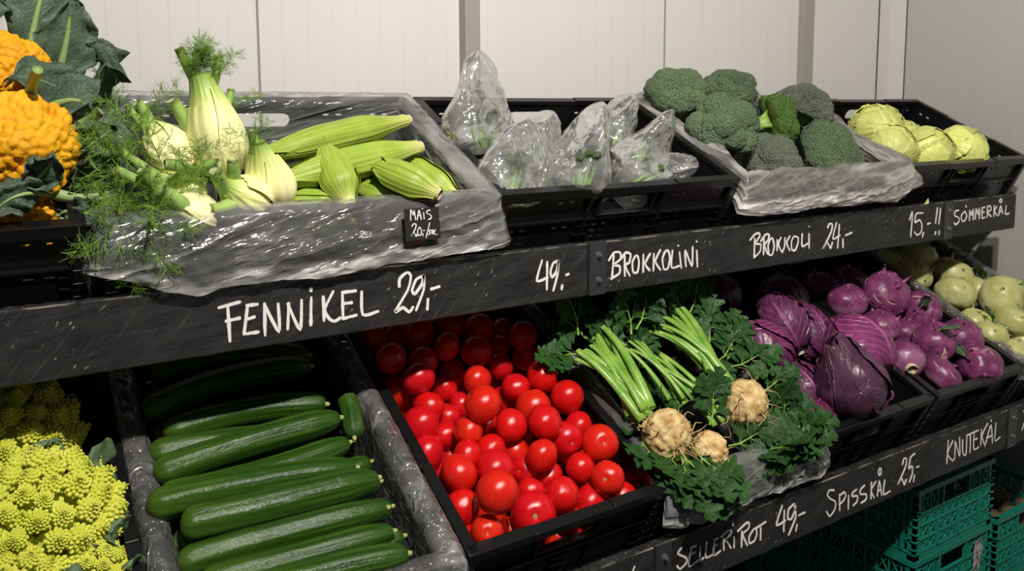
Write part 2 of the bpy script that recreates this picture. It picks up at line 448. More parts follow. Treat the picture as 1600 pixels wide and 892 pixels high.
WORDS = [
    ('FENNIKEL 29,-', 1.2, 4.6, [[(261, 1216), (294, 1221)], [(275, 1216), (276, 1163)], [(270, 1195), (293, 1197)], [(303, 1213), (296, 1170)], [(300, 1214), (319, 1214)], [(299, 1193), (314, 1196)], [(295, 1172), (319, 1172)], [(327, 1164), (328, 1215)], [(327, 1214), (348, 1167), (348, 1212)], [(361, 1168), (364, 1211)], [(362, 1210), (380, 1166), (384, 1213)], [(397, 1169), (399, 1215)], [(399, 1222), (399, 1229)], [(418, 1173), (418, 1214)], [(435, 1220), (420, 1192), (427, 1176), (436, 1171), (446, 1176)], [(449, 1217), (449, 1172)], [(447, 1215), (473, 1215)], [(448, 1197), (466, 1197)], [(447, 1173), (473, 1176)], [(481, 1214), (482, 1175), (510, 1177)], [(546, 1211), (547, 1225), (560, 1235), (567, 1227), (561, 1205), (538, 1172), (552, 1177), (563, 1168), (571, 1177)], [(590, 1225), (577, 1221), (569, 1204), (574, 1197), (587, 1212), (591, 1227), (590, 1202), (575, 1168)], [(598, 1187), (596, 1166)], [(602, 1201), (621, 1204)]]),
    ('49,-', 1.2, 4.2, [[(829, 1228), (817, 1190), (843, 1194)], [(840, 1224), (839, 1170)], [(864, 1222), (853, 1218), (847, 1203), (851, 1193), (861, 1203), (865, 1223), (863, 1197), (853, 1166)], [(874, 1177), (872, 1166)], [(881, 1193), (890, 1195)]]),
    ('BROKKOLINI', 1.2, 4.2, [[(996, 1224), (992, 1172)], [(983, 1209), (996, 1224), (1011, 1223), (1013, 1210), (996, 1200), (1011, 1196), (1010, 1182), (988, 1173)], [(1023, 1216), (1024, 1174)], [(1014, 1210), (1026, 1221), (1038, 1217), (1035, 1201), (1025, 1196), (1037, 1173)], [(1051, 1213), (1043, 1200), (1045, 1181), (1056, 1179), (1060, 1196), (1057, 1210), (1051, 1213)], [(1071, 1214), (1071, 1176)], [(1090, 1214), (1076, 1194), (1089, 1178)], [(1099, 1213), (1098, 1176)], [(1117, 1219), (1103, 1196), (1118, 1176)], [(1130, 1215), (1122, 1199), (1126, 1178), (1137, 1178), (1142, 1197), (1138, 1213), (1130, 1215)], [(1149, 1215), (1147, 1179), (1170, 1180)], [(1168, 1209), (1174, 1174)], [(1165, 1223), (1164, 1220)], [(1187, 1175), (1184, 1210), (1204, 1175), (1205, 1217)], [(1217, 1208), (1220, 1171)], [(1216, 1227), (1217, 1224)]]),
    ('BROKKOLI 24,-', 1.2, 4.2, [[(1392, 1218), (1392, 1172)], [(1376, 1213), (1392, 1225), (1405, 1227), (1408, 1220), (1395, 1205), (1412, 1201), (1410, 1185), (1390, 1173)], [(1422, 1214), (1422, 1176)], [(1411, 1207), (1427, 1222), (1438, 1220), (1436, 1209), (1424, 1198), (1436, 1176)], [(1444, 1212), (1436, 1197), (1440, 1176), (1451, 1175), (1456, 1192), (1451, 1209), (1444, 1212)], [(1466, 1208), (1466, 1181)], [(1479, 1212), (1470, 1196), (1483, 1176)], [(1492, 1210), (1491, 1188), (1483, 1175)], [(1509, 1212), (1498, 1197), (1510, 1177)], [(1523, 1210), (1515, 1199), (1516, 1180), (1528, 1177), (1537, 1192), (1537, 1205), (1523, 1210)], [(1551, 1214), (1552, 1184), (1574, 1189)], [(1575, 1212), (1577, 1176)], [(1574, 1229), (1574, 1227)], [(1641, 1218), (1648, 1228), (1658, 1226), (1656, 1209), (1627, 1169), (1642, 1184), (1655, 1169), (1662, 1184)], [(1675, 1230), (1663, 1191), (1691, 1198)], [(1686, 1225), (1682, 1166)], [(1701, 1189), (1703, 1165)], [(1709, 1195), (1736, 1200)]]),
    ('15,-!!', 1.2, 4.2, [[(1972, 1211), (1984, 1233), (1981, 1166)], [(2033, 1226), (2001, 1226), (1997, 1204), (2017, 1209), (2029, 1195), (2027, 1176), (2009, 1170), (1996, 1180)], [(2039, 1176), (2033, 1161)], [(2052, 1195), (2069, 1197)], [(2097, 1237), (2091, 1193)], [(2112, 1234), (2107, 1190)], [(2095, 1173), (2092, 1163)], [(2112, 1174), (2111, 1161)]]),
    ('SOMMERKAL', 1.2, 4.6, [[(2202, 1221), (2184, 1220), (2182, 1208), (2202, 1201), (2205, 1190), (2188, 1183), (2181, 1189)], [(2232, 1217), (2215, 1206), (2219, 1191), (2233, 1190), (2242, 1202), (2232, 1217)], [(2233, 1231), (2239, 1227)], [(2257, 1187), (2256, 1217), (2266, 1203), (2274, 1219), (2276, 1188)], [(2286, 1189), (2289, 1219), (2299, 1203), (2307, 1220), (2306, 1189)], [(2320, 1220), (2321, 1191), (2337, 1192)], [(2318, 1219), (2334, 1221)], [(2320, 1206), (2334, 1207)], [(2347, 1222), (2348, 1190)], [(2345, 1221), (2362, 1222), (2367, 1211), (2349, 1205), (2371, 1190)], [(2383, 1223), (2384, 1189)], [(2398, 1219), (2386, 1205), (2404, 1190)], [(2410, 1191), (2418, 1218), (2432, 1194)], [(2411, 1202), (2428, 1203)], [(2416, 1239), (2410, 1233), (2415, 1229), (2423, 1231), (2420, 1237), (2416, 1239)], [(2449, 1219), (2447, 1193), (2469, 1194)]]),
    ('SELLERIROT 49,-', 1.0, 3.6, [[(994, 723), (983, 714), (1003, 700), (1005, 690), (990, 683), (981, 692)], [(1016, 714), (1011, 681), (1035, 686)], [(1012, 715), (1030, 715)], [(1013, 702), (1027, 704)], [(1039, 711), (1037, 684), (1049, 686)], [(1054, 715), (1053, 685), (1071, 685)], [(1074, 713), (1073, 683), (1092, 686)], [(1073, 712), (1085, 713)], [(1073, 700), (1083, 701)], [(1098, 710), (1100, 683)], [(1090, 712), (1108, 719), (1119, 717), (1116, 710), (1101, 703), (1108, 698), (1119, 682)], [(1126, 703), (1127, 680)], [(1122, 731), (1123, 725)], [(1147, 708), (1147, 675)], [(1135, 710), (1159, 720), (1167, 717), (1165, 707), (1150, 700), (1164, 673)], [(1180, 702), (1168, 690), (1169, 677), (1182, 677), (1189, 688), (1187, 700), (1180, 702)], [(1200, 700), (1200, 673)], [(1184, 701), (1215, 707)], [(1261, 728), (1245, 691), (1273, 693)], [(1267, 716), (1267, 670)], [(1297, 721), (1280, 713), (1278, 695), (1290, 692), (1301, 711), (1296, 720), (1302, 691), (1282, 659)], [(1308, 675), (1304, 660)], [(1310, 692), (1332, 693)]]),
    ('SPISSKAL 25,-', 1.0, 3.4, [[(1423, 715), (1407, 719), (1400, 711), (1409, 701), (1427, 689), (1427, 673), (1411, 662), (1399, 676)], [(1440, 702), (1443, 664)], [(1439, 698), (1456, 702), (1461, 692), (1453, 683), (1439, 678)], [(1471, 692), (1472, 659)], [(1499, 697), (1485, 693), (1484, 685), (1501, 682), (1501, 669), (1487, 663)], [(1526, 699), (1512, 693), (1511, 683), (1532, 677), (1532, 665), (1514, 662)], [(1549, 700), (1550, 661)], [(1566, 698), (1550, 681), (1563, 659)], [(1573, 661), (1578, 695), (1589, 658)], [(1574, 673), (1586, 673)], [(1577, 724), (1573, 717), (1575, 709), (1582, 710), (1582, 721), (1577, 724)], [(1598, 693), (1595, 660), (1621, 661)], [(1661, 710), (1667, 724), (1676, 721), (1674, 703), (1648, 668), (1661, 679), (1672, 662), (1680, 673)], [(1709, 726), (1692, 720), (1687, 695), (1699, 699), (1702, 680), (1691, 662)], [(1712, 676), (1708, 658)], [(1716, 691), (1729, 691)]]),
    ('KNUTEKAL', 1.0, 3.4, [[(1843, 726), (1842, 668)], [(1864, 721), (1843, 693), (1867, 670), (1876, 677)], [(1873, 717), (1875, 679)], [(1874, 715), (1896, 674), (1891, 723)], [(1905, 714), (1909, 678), (1924, 673), (1923, 721)], [(1939, 720), (1942, 671)], [(1922, 719), (1975, 721)], [(1956, 718), (1958, 677), (1982, 677)], [(1957, 700), (1973, 701)], [(1989, 721), (1989, 679)], [(2017, 730), (1993, 703), (2010, 671)], [(2011, 677), (2032, 721), (2044, 672)], [(2013, 692), (2039, 693)], [(2033, 735), (2031, 730)], [(2056, 723), (2055, 676), (2081, 680)]]),
    ('A', 1.0, 3.4, [[(2188, 673), (2198, 693)], [(2190, 725), (2194, 718)]]),
    (',', 1.0, 3.0, [[(878, 714), (883, 723)]]),
    ('MAIS 20,-/STK.', 1.168, 2.0, [[(552.5, 1324.2), (552.9, 1342.1), (557.2, 1332.6), (558.9, 1340.7), (561.1, 1324.5)], [(563.6, 1324.3), (567.4, 1340.1), (571.2, 1324.1)], [(565.2, 1331.1), (570.3, 1331.6)], [(575.0, 1336.3), (576.3, 1324.7)], [(573.0, 1342.7), (573.6, 1341.1)], [(587.3, 1338.7), (581.6, 1337.7), (581.0, 1334.1), (588.2, 1330.3), (588.1, 1325.2), (582.9, 1323.7)], [(553.9, 1314.4), (557.4, 1318.8), (561.5, 1317.5), (560.3, 1311.1), (553.1, 1298.8), (557.7, 1304.9), (561.1, 1298.1), (563.7, 1302.5)], [(567.9, 1313.3), (564.3, 1307.1), (565.2, 1299.6), (569.7, 1300.2), (570.9, 1307.5), (567.9, 1313.3)], [(573.4, 1302.6), (573.3, 1297.5)], [(573.9, 1306.3), (577.0, 1307.0)], [(585.9, 1318.8), (578.8, 1294.2)], [(587.3, 1306.6), (584.1, 1305.4), (586.7, 1302.0), (583.5, 1298.5)], [(589.8, 1305.9), (589.7, 1299.4)], [(587.8, 1305.6), (591.9, 1306.2)], [(592.4, 1306.2), (592.0, 1299.2)], [(596.6, 1306.3), (592.9, 1301.9), (596.4, 1297.8)], [(598.6, 1298.8), (599.2, 1298.0)]]),
]
# ================================================================ the setting
WALL_Y, WALL_X = 1.762, 2.72
def struct(name, mb, m, label, cat, smooth=False):
    o = mb.build(name, m, None, smooth)
    return tag(o, label, cat, kind='structure')

struct('floor', MB().box((0.6, 0.4, -0.05), (2.4, 2.2, 0.05)), M['floor_dark'], 'dark shop floor in shade below the lower shelf', 'floor')
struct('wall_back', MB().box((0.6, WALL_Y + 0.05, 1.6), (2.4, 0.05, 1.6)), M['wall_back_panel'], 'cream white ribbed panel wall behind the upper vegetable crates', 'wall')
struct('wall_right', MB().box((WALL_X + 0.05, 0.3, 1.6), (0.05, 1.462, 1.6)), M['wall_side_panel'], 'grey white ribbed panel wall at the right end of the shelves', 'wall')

# panel joints: two thin lips either side of a groove
for k, x in enumerate((0.489, 1.642)):
    mb = MB()
    mb.box((x, WALL_Y - 0.001, 1.6), (0.0022, 0.0012, 1.6))
    struct('trim_%d' % (k + 1), mb, M['joint_dark'], ('thin vertical panel joint in the back wall above the corn crate', 'thin vertical panel joint in the back wall behind the leftmost broccoli head')[k], 'panel joint')
for k, (x0, x1, yf) in enumerate(((0.973, 1.014, 1.731), (2.223, 2.268, 1.735))):
    mb = MB(); mb.box(((x0 + x1) / 2, (yf + WALL_Y) / 2, 1.6), ((x1 - x0) / 2, (WALL_Y - yf) / 2, 1.6))
    struct('trim_%d' % (k + 3), mb, M['trim_grey'], ('grey vertical steel post on the back wall behind the bagged broccolini', 'grey vertical steel post on the back wall behind the rightmost broccoli head')[k], 'post')
mb = MB()
mb.box((WALL_X - 0.034, WALL_Y - 0.0015, 1.6), (0.034, 0.0015, 1.6)); mb.box((WALL_X - 0.0015, WALL_Y - 0.032, 1.6), (0.0015, 0.030, 1.6))
ed = MB(); ed.box((WALL_X - 0.0690, WALL_Y - 0.0016, 1.6), (0.0012, 0.0016, 1.6)); ed.box((WALL_X - 0.0016, WALL_Y - 0.0630, 1.6), (0.0016, 0.0012, 1.6))
struct('trim_6', ed, M['dark_metal'], 'thin dark sealant lines along both edges of the corner cover strip', 'joint line')
struct('trim_5', mb, M['trim_white'], 'folded white cover strip running up the corner of the two walls', 'corner trim')

# ================================================================ shelf boards and decks
BT = 0.020
def ribbon(mb, pts, w, y, rng, lay=0.0):
    """one brush stroke as a thin raised band on a vertical board"""
    P = [Vector((a / 1000.0, b / 1000.0)) for a, b in pts]
    # smooth resample
    Q = [P[0]]
    for i in range(len(P) - 1):
        p0 = P[max(0, i - 1)]; p1 = P[i]; p2 = P[i + 1]; p3 = P[min(len(P) - 1, i + 2)]
        sharp = False
        if 0 < i: sharp = (p1 - p0).normalized().dot((p2 - p1).normalized()) < 0.1
        for k in range(1, 7):
            t = k / 6
            c = 0.5 * ((2 * p1) + (p2 - p0) * t + (2 * p0 - 5 * p1 + 4 * p2 - p3) * t * t + (3 * p1 - p0 - 3 * p2 + p3) * t ** 3)
            l = p1.lerp(p2, t)
            Q.append(l.lerp(c, 0.7))
    n = len(Q)
    V = []; F = []
    s0 = rng.random() * 50
    for i in range(n):
        d = (Q[min(n - 1, i + 1)] - Q[max(0, i - 1)])
        d = d.normalized() if d.length > 1e-7 else Vector((1, 0))
        nn = Vector((-d.y, d.x))
        u = i / (n - 1)
        ww = w / 2000.0 * (0.86 + 0.3 * noise.noise(Vector((s0, u * 3, 0)))) * (1.0 - 0.25 * abs(nn.y) * 0 )
        if i == 0 or i == n - 1: ww *= 0.72
        j = 0.12 * w / 2000.0 * noise.noise(Vector((s0, i * 0.9, 3)))
        a = Q[i] + nn * (ww + j); b = Q[i] - nn * (ww - j)
        V += [(a.x, y, a.y), (b.x, y, b.y), (a.x, y - 0.0006 - lay, a.y), (b.x, y - 0.0006 - lay, b.y)]
    # rounded brush ends
    for i in range(n - 1):
        o = i * 4
        F += [(o + 2, o + 3, o + 7, o + 6), (o, o + 2, o + 6, o + 4), (o + 1, o + 5, o + 7, o + 3)]
    F += [(0, 1, 3, 2), ((n - 1) * 4, (n - 1) * 4 + 2, (n - 1) * 4 + 3, (n - 1) * 4 + 1)]
    mb.add(V, F)

LRNG = random.Random(5)
def lettering(words, parent):
    inv = Vector(parent.location)
    for w, Y, wd, S in words:
        mb = MB()
        for si, st in enumerate(S): ribbon(mb, st, wd * 1.22, Y - 0.0002, LRNG, 0.00008 * (si % 7))
        mb.v = [(x - inv.x, y - inv.y, z - inv.z) for x, y, z in mb.v]
        o = mb.build('lettering', M['chalk_white'], parent, False)
        o['label'] = 'white hand painted lettering'

def fascia(Y, z0, z1, x0, x1, label, words=(), plate=None):
    """painted plank, with the bolted joining plate that covers its left end"""
    root = empty('shelf_board', ((x0 + x1) / 2, Y, z0), label=label, cat='shelf board', group=None)
    ox, oy, oz = root.location
    L = (x1 - x0) / 2; H = (z1 - z0) / 2
    # slightly uneven plank
    n = max(12, int((x1 - x0) / 0.01)); rows = []
    def e(i, k): return 0.0009 * noise.noise(Vector((i * 0.31, k * 7.1 + Y * 9, x0 * 5)))
    P = np.zeros((n + 1, 8, 3))
    for i in range(n + 1):
        x = -L + 2 * L * i / n
        zt = 2 * H + e(i, 0) * 0.7; zb = e(i, 1)
        r = 0.0022
        P[i] = [(x, r, zb), (x, 0, zb + r), (x, 0, zt - r), (x, r * 0.9, zt), (x, BT - r, zt), (x, BT, zt - r), (x, BT, zb + r), (x, BT - r, zb)]
    mb = MB(); mb.grid(P, closev=True)
    k = len(mb.v)
    mb.f += [tuple(range(7, -1, -1)), tuple(range(k - 8, k))]; mb.mi += [0, 0]
    for fi, f in enumerate(mb.f[:n * 8]):
        if fi % 8 == 2: mb.mi[fi] = 1
    mb.build('plank', [M['board'], M['raw_edge']], root, False)
    if plate:
        px0, px1 = plate
        p = MB(); p.box(((px0 + px1) / 2 - ox, -0.0014, H), ((px1 - px0) / 2, 0.0016, H * 1.01))
        pl = p.build('joining_plate', M['dark_metal'], root, False, bevel=0.0008)
        for bz in (0.28, 0.76):
            b = MB()
            cx, cz = (px0 + px1) / 2 - ox + 0.0005, 2 * H * bz
            b.tube([(cx, -0.003, cz), (cx, -0.0042, cz)], 0.0068, 14)
            b.tube([(cx, -0.0042, cz), (cx, -0.0085, cz)], 0.0045, 6)
            b.tube([(cx, -0.0085, cz), (cx, -0.0125, cz)], 0.0024, 8)
            b.build('bolt', M['bolt_steel'], pl, False)
    lettering(words, root)
    return root

W = {w[0]: w for w in WORDS}
UZ0, UZ1, LZ0, LZ1 = 1.1475, 1.248, 0.6425, 0.7435
fascia(1.2, UZ0, UZ1, -0.235, 0.932, 'long scratched black upper shelf board reading FENNIKEL 29,- and 49,-', [W['FENNIKEL 29,-'], W['49,-']])
fascia(1.2, UZ0, UZ1, 0.934, 2.126, 'black upper shelf board reading BROKKOLINI, BROKKOLI 24,- and 15,-!!', [W['BROKKOLINI'], W['BROKKOLI 24,-'], W['15,-!!']], (0.936, 0.976))
fascia(1.2, UZ0, UZ1, 2.128, 2.503, 'short black shelf board reading SOMMERKÅL at the right end', [W['SOMMERKAL']], (2.130, 2.170))
fascia(1.0, LZ0, LZ1, -0.28, 0.926, 'black lower shelf board below the tomato crate, mostly out of frame', [W[',']])
fascia(1.0, LZ0, LZ1, 0.928, 2.110, 'black lower shelf board reading SELLERIROT 49,-, SPISSKÅL 25,- and KNUTEKÅL', [W['SELLERIROT 49,-'], W['SPISSKAL 25,-'], W['KNUTEKAL']], (0.930, 0.966))
fascia(1.0, LZ0, LZ1, 2.112, 2.62, 'lower shelf board end piece with a bolted plate at the right edge', [W['A']], (2.114, 2.154))

def sloping_deck(name, x0, x1, Y, z, depth, label):
    root = empty(name, ((x0 + x1) / 2, Y, z), (TILT, 0, 0), label, 'shelf')
    mb = MB(); mb.box((0, depth / 2, -0.012), ((x1 - x0) / 2, depth / 2, 0.010)); mb.build('deck', M['deck_dark'], root, False)
    for sx in (-1, 1):
        b = MB(); b.box((sx * ((x1 - x0) / 2 - 0.015), depth / 2, -0.035), (0.014, depth / 2, 0.0125)); b.build('support_rail', M['dark_metal'], root, False)
    if z > 1.0:
        # unseen plate added at the right end to stop light leaking past the board
        inv = Matrix.LocRotScale(root.location, root.rotation_euler, None).inverted()
        pts = [(1.222, 1.150), (1.222, 1.244), (1.246, 1.244), (1.266, 1.198), (1.70, 1.395), (1.70, 1.150)]
        b = MB(); P = [inv @ Vector((x1 + 0.0006, a, c)) for a, c in pts] + [inv @ Vector((x1 + 0.0036, a, c)) for a, c in pts]
        b.add(P, [(0, 1, 2, 3, 4, 5), (11, 10, 9, 8, 7, 6)] + [(i, i + 6, (i + 1) % 6 + 6, (i + 1) % 6) for i in range(6)]); b.build('light_block_plate', M['dark_metal'], root, False)
    mb = MB(); mb.box((0, depth - 0.005, -0.034), ((x1 - x0) / 2 - 0.03, 0.006, 0.0115)); mb.build('rear_rail', M['dark_metal'], root, False)
    return root
UH, LH = 0.16, 0.17
def floor_of(Y0, z0, H):
    return Y0 + H * sin(TILT), z0 - H * cos(TILT)
UY, UZ = floor_of(1.2, 1.35, UH)
LY, LZ = floor_of(1.0, 0.84, LH)
ct, st_ = cos(TILT), sin(TILT)
sloping_deck('sloping_shelf', -0.85, 2.50, UY - 0.045 * ct, UZ - 0.045 * st_ - 0.003, 0.50, 'dark sloping upper shelf under the fennel, corn and broccoli crates')
sloping_deck('sloping_shelf', -0.85, 2.62, LY - 0.045 * ct, LZ - 0.045 * st_ - 0.003, 0.70, 'dark sloping lower shelf under the cucumber, tomato and kohlrabi crates')

# ================================================================ black crates
def crate_wall(mb, L, H, Mx, handle=True, slots='dots'):
    """one side wall: u along, v up, w outwards; inner face at w=0"""
    th = 0.0035
    holes = []
    if handle: holes.append(stadium(0, H - 0.046, min(0.125, L * 0.3), 0.032))
    # rows of little slots under the rim and in the fields
    nx = int(L / 0.09)
    for i in range(nx):
        u = -L / 2 + (i + 0.5) * L / nx
        if abs(u) > 0.10 or not handle:
            holes.append(stadium(u - 0.012, H - 0.034, 0.013, 0.005, 3)); holes.append(stadium(u + 0.014, H - 0.034, 0.013, 0.005, 3))
        for r, v in enumerate((0.028, 0.042, 0.056, 0.07)):
            if v > H - 0.07 and abs(u) < 0.11: continue
            if (i + r) % 1 == 0 and (i % 2 == 0 or r in (0, 3)):
                holes.append(stadium(u - 0.011, v, 0.015, 0.005, 3)); holes.append(stadium(u + 0.014, v, 0.015, 0.005, 3))
    panel_mesh(mb, [(-L / 2, 0), (L / 2, 0), (L / 2, H - 0.012), (-L / 2, H - 0.012)], holes, Mx, th)
    def bx(u0, u1, v0, v1, w0, w1): mb.box(((u0 + u1) / 2, (v0 + v1) / 2, (w0 + w1) / 2), ((u1 - u0) / 2, (v1 - v0) / 2, (w1 - w0) / 2), Mx)
    bx(-L / 2, L / 2, 0, 0.010, th, 0.013)
    for v in (0.088, H - 0.020):
        if v < H - 0.06 or v > H - 0.03: bx(-L / 2, L / 2, v - 0.0016, v + 0.0016, th, 0.011)
    nr = int(L / 0.06)
    for i in range(nr + 1):
        u = -L / 2 + 0.008 + (L - 0.016) * i / nr
        if abs(u) < 0.075 and handle: bx(u - 0.0014, u + 0.0014, 0.008, H - 0.066, th, 0.009)
        elif i % 3 == 0: bx(u - 0.002, u + 0.002, 0.008, H - 0.012, th, 0.0125)
    # short cross ribs beside the strong uprights
    for i in range(0, nr + 1, 3):
        u = -L / 2 + 0.008 + (L - 0.016) * i / nr
        for v in (0.03, 0.052, 0.072): bx(u - 0.016, u + 0.016, v - 0.0011, v + 0.0011, th, 0.0105)
    if handle:
        hw = min(0.125, L * 0.3) / 2 + 0.007
        bx(-hw, hw, H - 0.0665, H - 0.0635, th, 0.0115)
        for s in (-1, 1): bx(s * hw - 0.0015, s * hw + 0.0015, H - 0.0635, H - 0.02, th, 0.0115)

def crate(W_, D_, H, loc, label, rot=(TILT, 0, 0), name='black_crate'):
    root = empty(name, loc, rot, label, 'crate')
    b = MB()
    slots = []
    for i in range(int(W_ / 0.05)):
        for j in range(int(D_ / 0.05)):
            slots.append(stadium(-W_ / 2 + 0.03 + i * 0.05, -D_ / 2 + 0.03 + j * 0.05, 0.022, 0.006, 2))
    panel_mesh(b, [(-W_ / 2 + .006, -D_ / 2 + .006), (W_ / 2 - .006, -D_ / 2 + .006), (W_ / 2 - .006, D_ / 2 - .006), (-W_ / 2 + .006, D_ / 2 - .006)], slots, Matrix.Translation((0, 0, 0.002)), 0.005)
    b.build('base', M['black_plastic'], root, False)
    t = 0.015
    for nm, L, ang, off in (('front_panel', W_ - 0.02, 0, D_ / 2 - t), ('back_panel', W_ - 0.02, pi, D_ / 2 - t), ('side_panel', D_ - 0.02, pi / 2, W_ / 2 - t), ('side_panel', D_ - 0.02, -pi / 2, W_ / 2 - t)):
        Mx = Matrix.Rotation(ang, 4, 'Z') @ Matrix.Translation((0, -off, 0)) @ Matrix(((1, 0, 0, 0), (0, 0, -1, 0), (0, 1, 0, 0), (0, 0, 0, 1)))
        mb = MB(); crate_wall(mb, L, H, Mx); mb.build(nm, M['black_plastic'], root, False)
    # rim: a stepped band round the top, scooped a little lower over the front and back handles
    r = MB()
    def bar(L, ang, off):
        Mx = Matrix.Rotation(ang, 4, 'Z') @ Matrix.Translation((0, -off, 0))
        for u0, u1, zt in ((-L / 2, -L * 0.2, 0), (-L * 0.2, L * 0.2, -0.002), (L * 0.2, L / 2, 0)):
            r.box(((u0 + u1) / 2, -0.0015, H - 0.006 + zt / 2), ((u1 - u0) / 2, 0.0095, 0.006 + zt / 2), Mx)
            r.box(((u0 + u1) / 2, -0.0095, H - 0.010 + zt / 2), ((u1 - u0) / 2, 0.0018, 0.0096 + zt / 2), Mx)
    bar(W_ - 0.006, 0, D_ / 2 - 0.011); bar(W_ - 0.006, pi, D_ / 2 - 0.011)
    bar(D_ - 0.006, pi / 2, W_ / 2 - 0.011); bar(D_ - 0.006, -pi / 2, W_ / 2 - 0.011)
    r.build('rim', M['black_plastic'], root, False, bevel=0.0012)
    for sx in (-1, 1):
        for sy in (-1, 1):
            c = MB()
            c.box((sx * (W_ / 2 - 0.009), sy * (D_ / 2 - 0.009), H / 2), (0.0085, 0.0085, H / 2 - 0.001))
            for v in np.arange(0.02, H - 0.02, 0.022): c.box((sx * (W_ / 2 - 0.009), sy * (D_ / 2 - 0.009), v), (0.0095, 0.0095, 0.0013))
            c.build('corner_post', M['black_plastic'], root, False, bevel=0.001)
    return root

def crate_at(Xc, W_, D_, H, Y0, z0, label):
    """crate whose front rim stands at (Y0, z0)"""
    y, z = Y0 + H * sin(TILT) + D_ / 2 * cos(TILT), z0 - H * cos(TILT) + D_ / 2 * sin(TILT)
    return crate(W_, D_, H, (Xc, y, z), label)

class Frame:
    """position inside a crate: x from its middle, d back from the front rim, h above the rim level"""
    def __init__(s, Xc, Y0, z0):
        s.o = Vector((Xc, Y0, z0)); s.e = Vector((0, ct, st_)); s.n = Vector((0, -st_, ct))
    def __call__(s, x, d, h): return s.o + Vector((x, 0, 0)) + s.e * d + s.n * h
    def vec(s, x, d, h): return Vector((x, 0, 0)) + s.e * d + s.n * h

UPPER = [('cauli', -0.20, 0.60, 'black crate holding the orange cauliflowers at the left edge'),
         ('fennel', 0.427, 0.61, 'black crate holding fennel and corn, wrapped in clear film'),
         ('brokkolini', 1.047, 0.60, 'unlined black crate holding the bagged broccolini'),
         ('brokkoli', 1.664, 0.60, 'black crate with bunched clear film holding the broccoli heads'),
         ('sommer', 2.272, 0.60, 'black crate holding pale summer cabbages beside the right wall')]
LOWER = [('romanesco', -0.062, 0.40, 'black crate holding the yellow green romanesco'),
         ('cucumber', 0.348, 0.40, 'film lined black crate holding the cucumbers'),
         ('tomato', 0.761, 0.40, 'unlined black crate heaped with red tomatoes'),
         ('celeriac', 1.170, 0.40, 'film lined black crate holding celeriac with green stalks'),
         ('spisskal', 1.582, 0.40, 'black crate holding the red pointed cabbages'),
         ('knute', 1.994, 0.40, 'black crate holding the purple kohlrabi'),
         ('green', 2.405, 0.40, 'black crate holding the pale green kohlrabi beside the wall')]
FR = {}
for k, x, w, lab in UPPER:
    crate_at(x, w, 0.40, UH, 1.2, 1.35, lab); FR[k] = Frame(x, 1.2, 1.35)
for k, x, w, lab in LOWER:
    crate_at(x, w, 0.60, LH, 1.0, 0.84, lab); FR[k] = Frame(x, 1.0, 0.84)
TOMATOES = [(0.118, 0.305, 0.007, 0.0331),(0.136, 0.242, 0.007, 0.0312),(0.061, 0.306, -0.008, 0.0268),(0.153, 0.404, -0.037, 0.029),(-0.057, 0.246, 0.037, 0.0321),(0.052, 0.321, -0.052, 0.025),(0.07, 0.253, -0.011, 0.0319),(0.045, 0.186, 0.022, 0.0312),(-0.009, 0.21, 0.007, 0.0284),(-0.082, 0.232, -0.009, 0.0259),(-0.111, 0.326, -0.033, 0.0293),(-0.145, 0.288, -0.029, 0.0319),(-0.149, 0.244, -0.054, 0.0325),(-0.074, 0.314, -0.058, 0.025),(-0.102, 0.267, -0.049, 0.025),(-0.035, 0.335, -0.057, 0.025),(-0.055, 0.19, -0.019, 0.0252),(-0.104, 0.187, -0.015, 0.026),(-0.141, 0.151, -0.007, 0.0313),(-0.077, 0.139, -0.006, 0.0319),(-0.006, 0.145, -0.04, 0.025),(0.002, 0.19, -0.044, 0.025),(0.012, 0.134, 0.003, 0.0276),(0.087, 0.162, -0.008, 0.0302),(0.138, 0.193, -0.019, 0.025),(0.131, 0.123, 0.007, 0.0322),(0.082, 0.104, -0.019, 0.0254),(0.097, 0.052, 0.006, 0.0281),(0.033, 0.123, -0.045, 0.0254),(0.01, 0.059, -0.01, 0.0284),(-0.018, 0.101, -0.045, 0.026),(-0.123, 0.069, 0.033, 0.0329),(-0.043, 0.055, -0.034, 0.0362),(-0.154, 0.104, -0.029, 0.0274),(-0.142, 0.043, -0.021, 0.025),(-0.154, 0.063, -0.06, 0.025),(-0.157, 0.168, -0.053, 0.025),(0.075, 0.048, -0.043, 0.0301),(0.145, 0.043, -0.048, 0.025),(0.025, 0.044, -0.056, 0.025),(-0.068, 0.066, -0.082, 0.025),(0.019, 0.043, -0.099, 0.025),(-0.015, 0.264, -0.045, 0.025),(-0.133, 0.229, -0.099, 0.025),(-0.093, 0.247, -0.089, 0.025),(-0.123, 0.364, 0.006, 0.0301),(-0.088, 0.417, -0.006, 0.0276),(-0.152, 0.427, 0.007, 0.029),(-0.031, 0.433, 0.007, 0.0282),(0.02, 0.404, 0.007, 0.0299),(-0.064, 0.492, -0.004, 0.0348),(0.071, 0.482, -0.006, 0.0299),(0.029, 0.522, -0.019, 0.0301),(0.068, 0.378, -0.019, 0.0272),(0.138, 0.419, 0.012, 0.0296),(-0.006, 0.342, -0.006, 0.0274),(-0.02, 0.409, -0.046, 0.027),(-0.053, 0.375, -0.047, 0.025),(-0.152, 0.391, -0.044, 0.0298),(-0.148, 0.52, -0.019, 0.0269),(-0.093, 0.529, -0.034, 0.025),(0.139, 0.492, -0.032, 0.025),(0.102, 0.446, -0.032, 0.025),(-0.12, 0.384, -0.081, 0.025),(0.08, 0.043, -0.113, 0.025)]
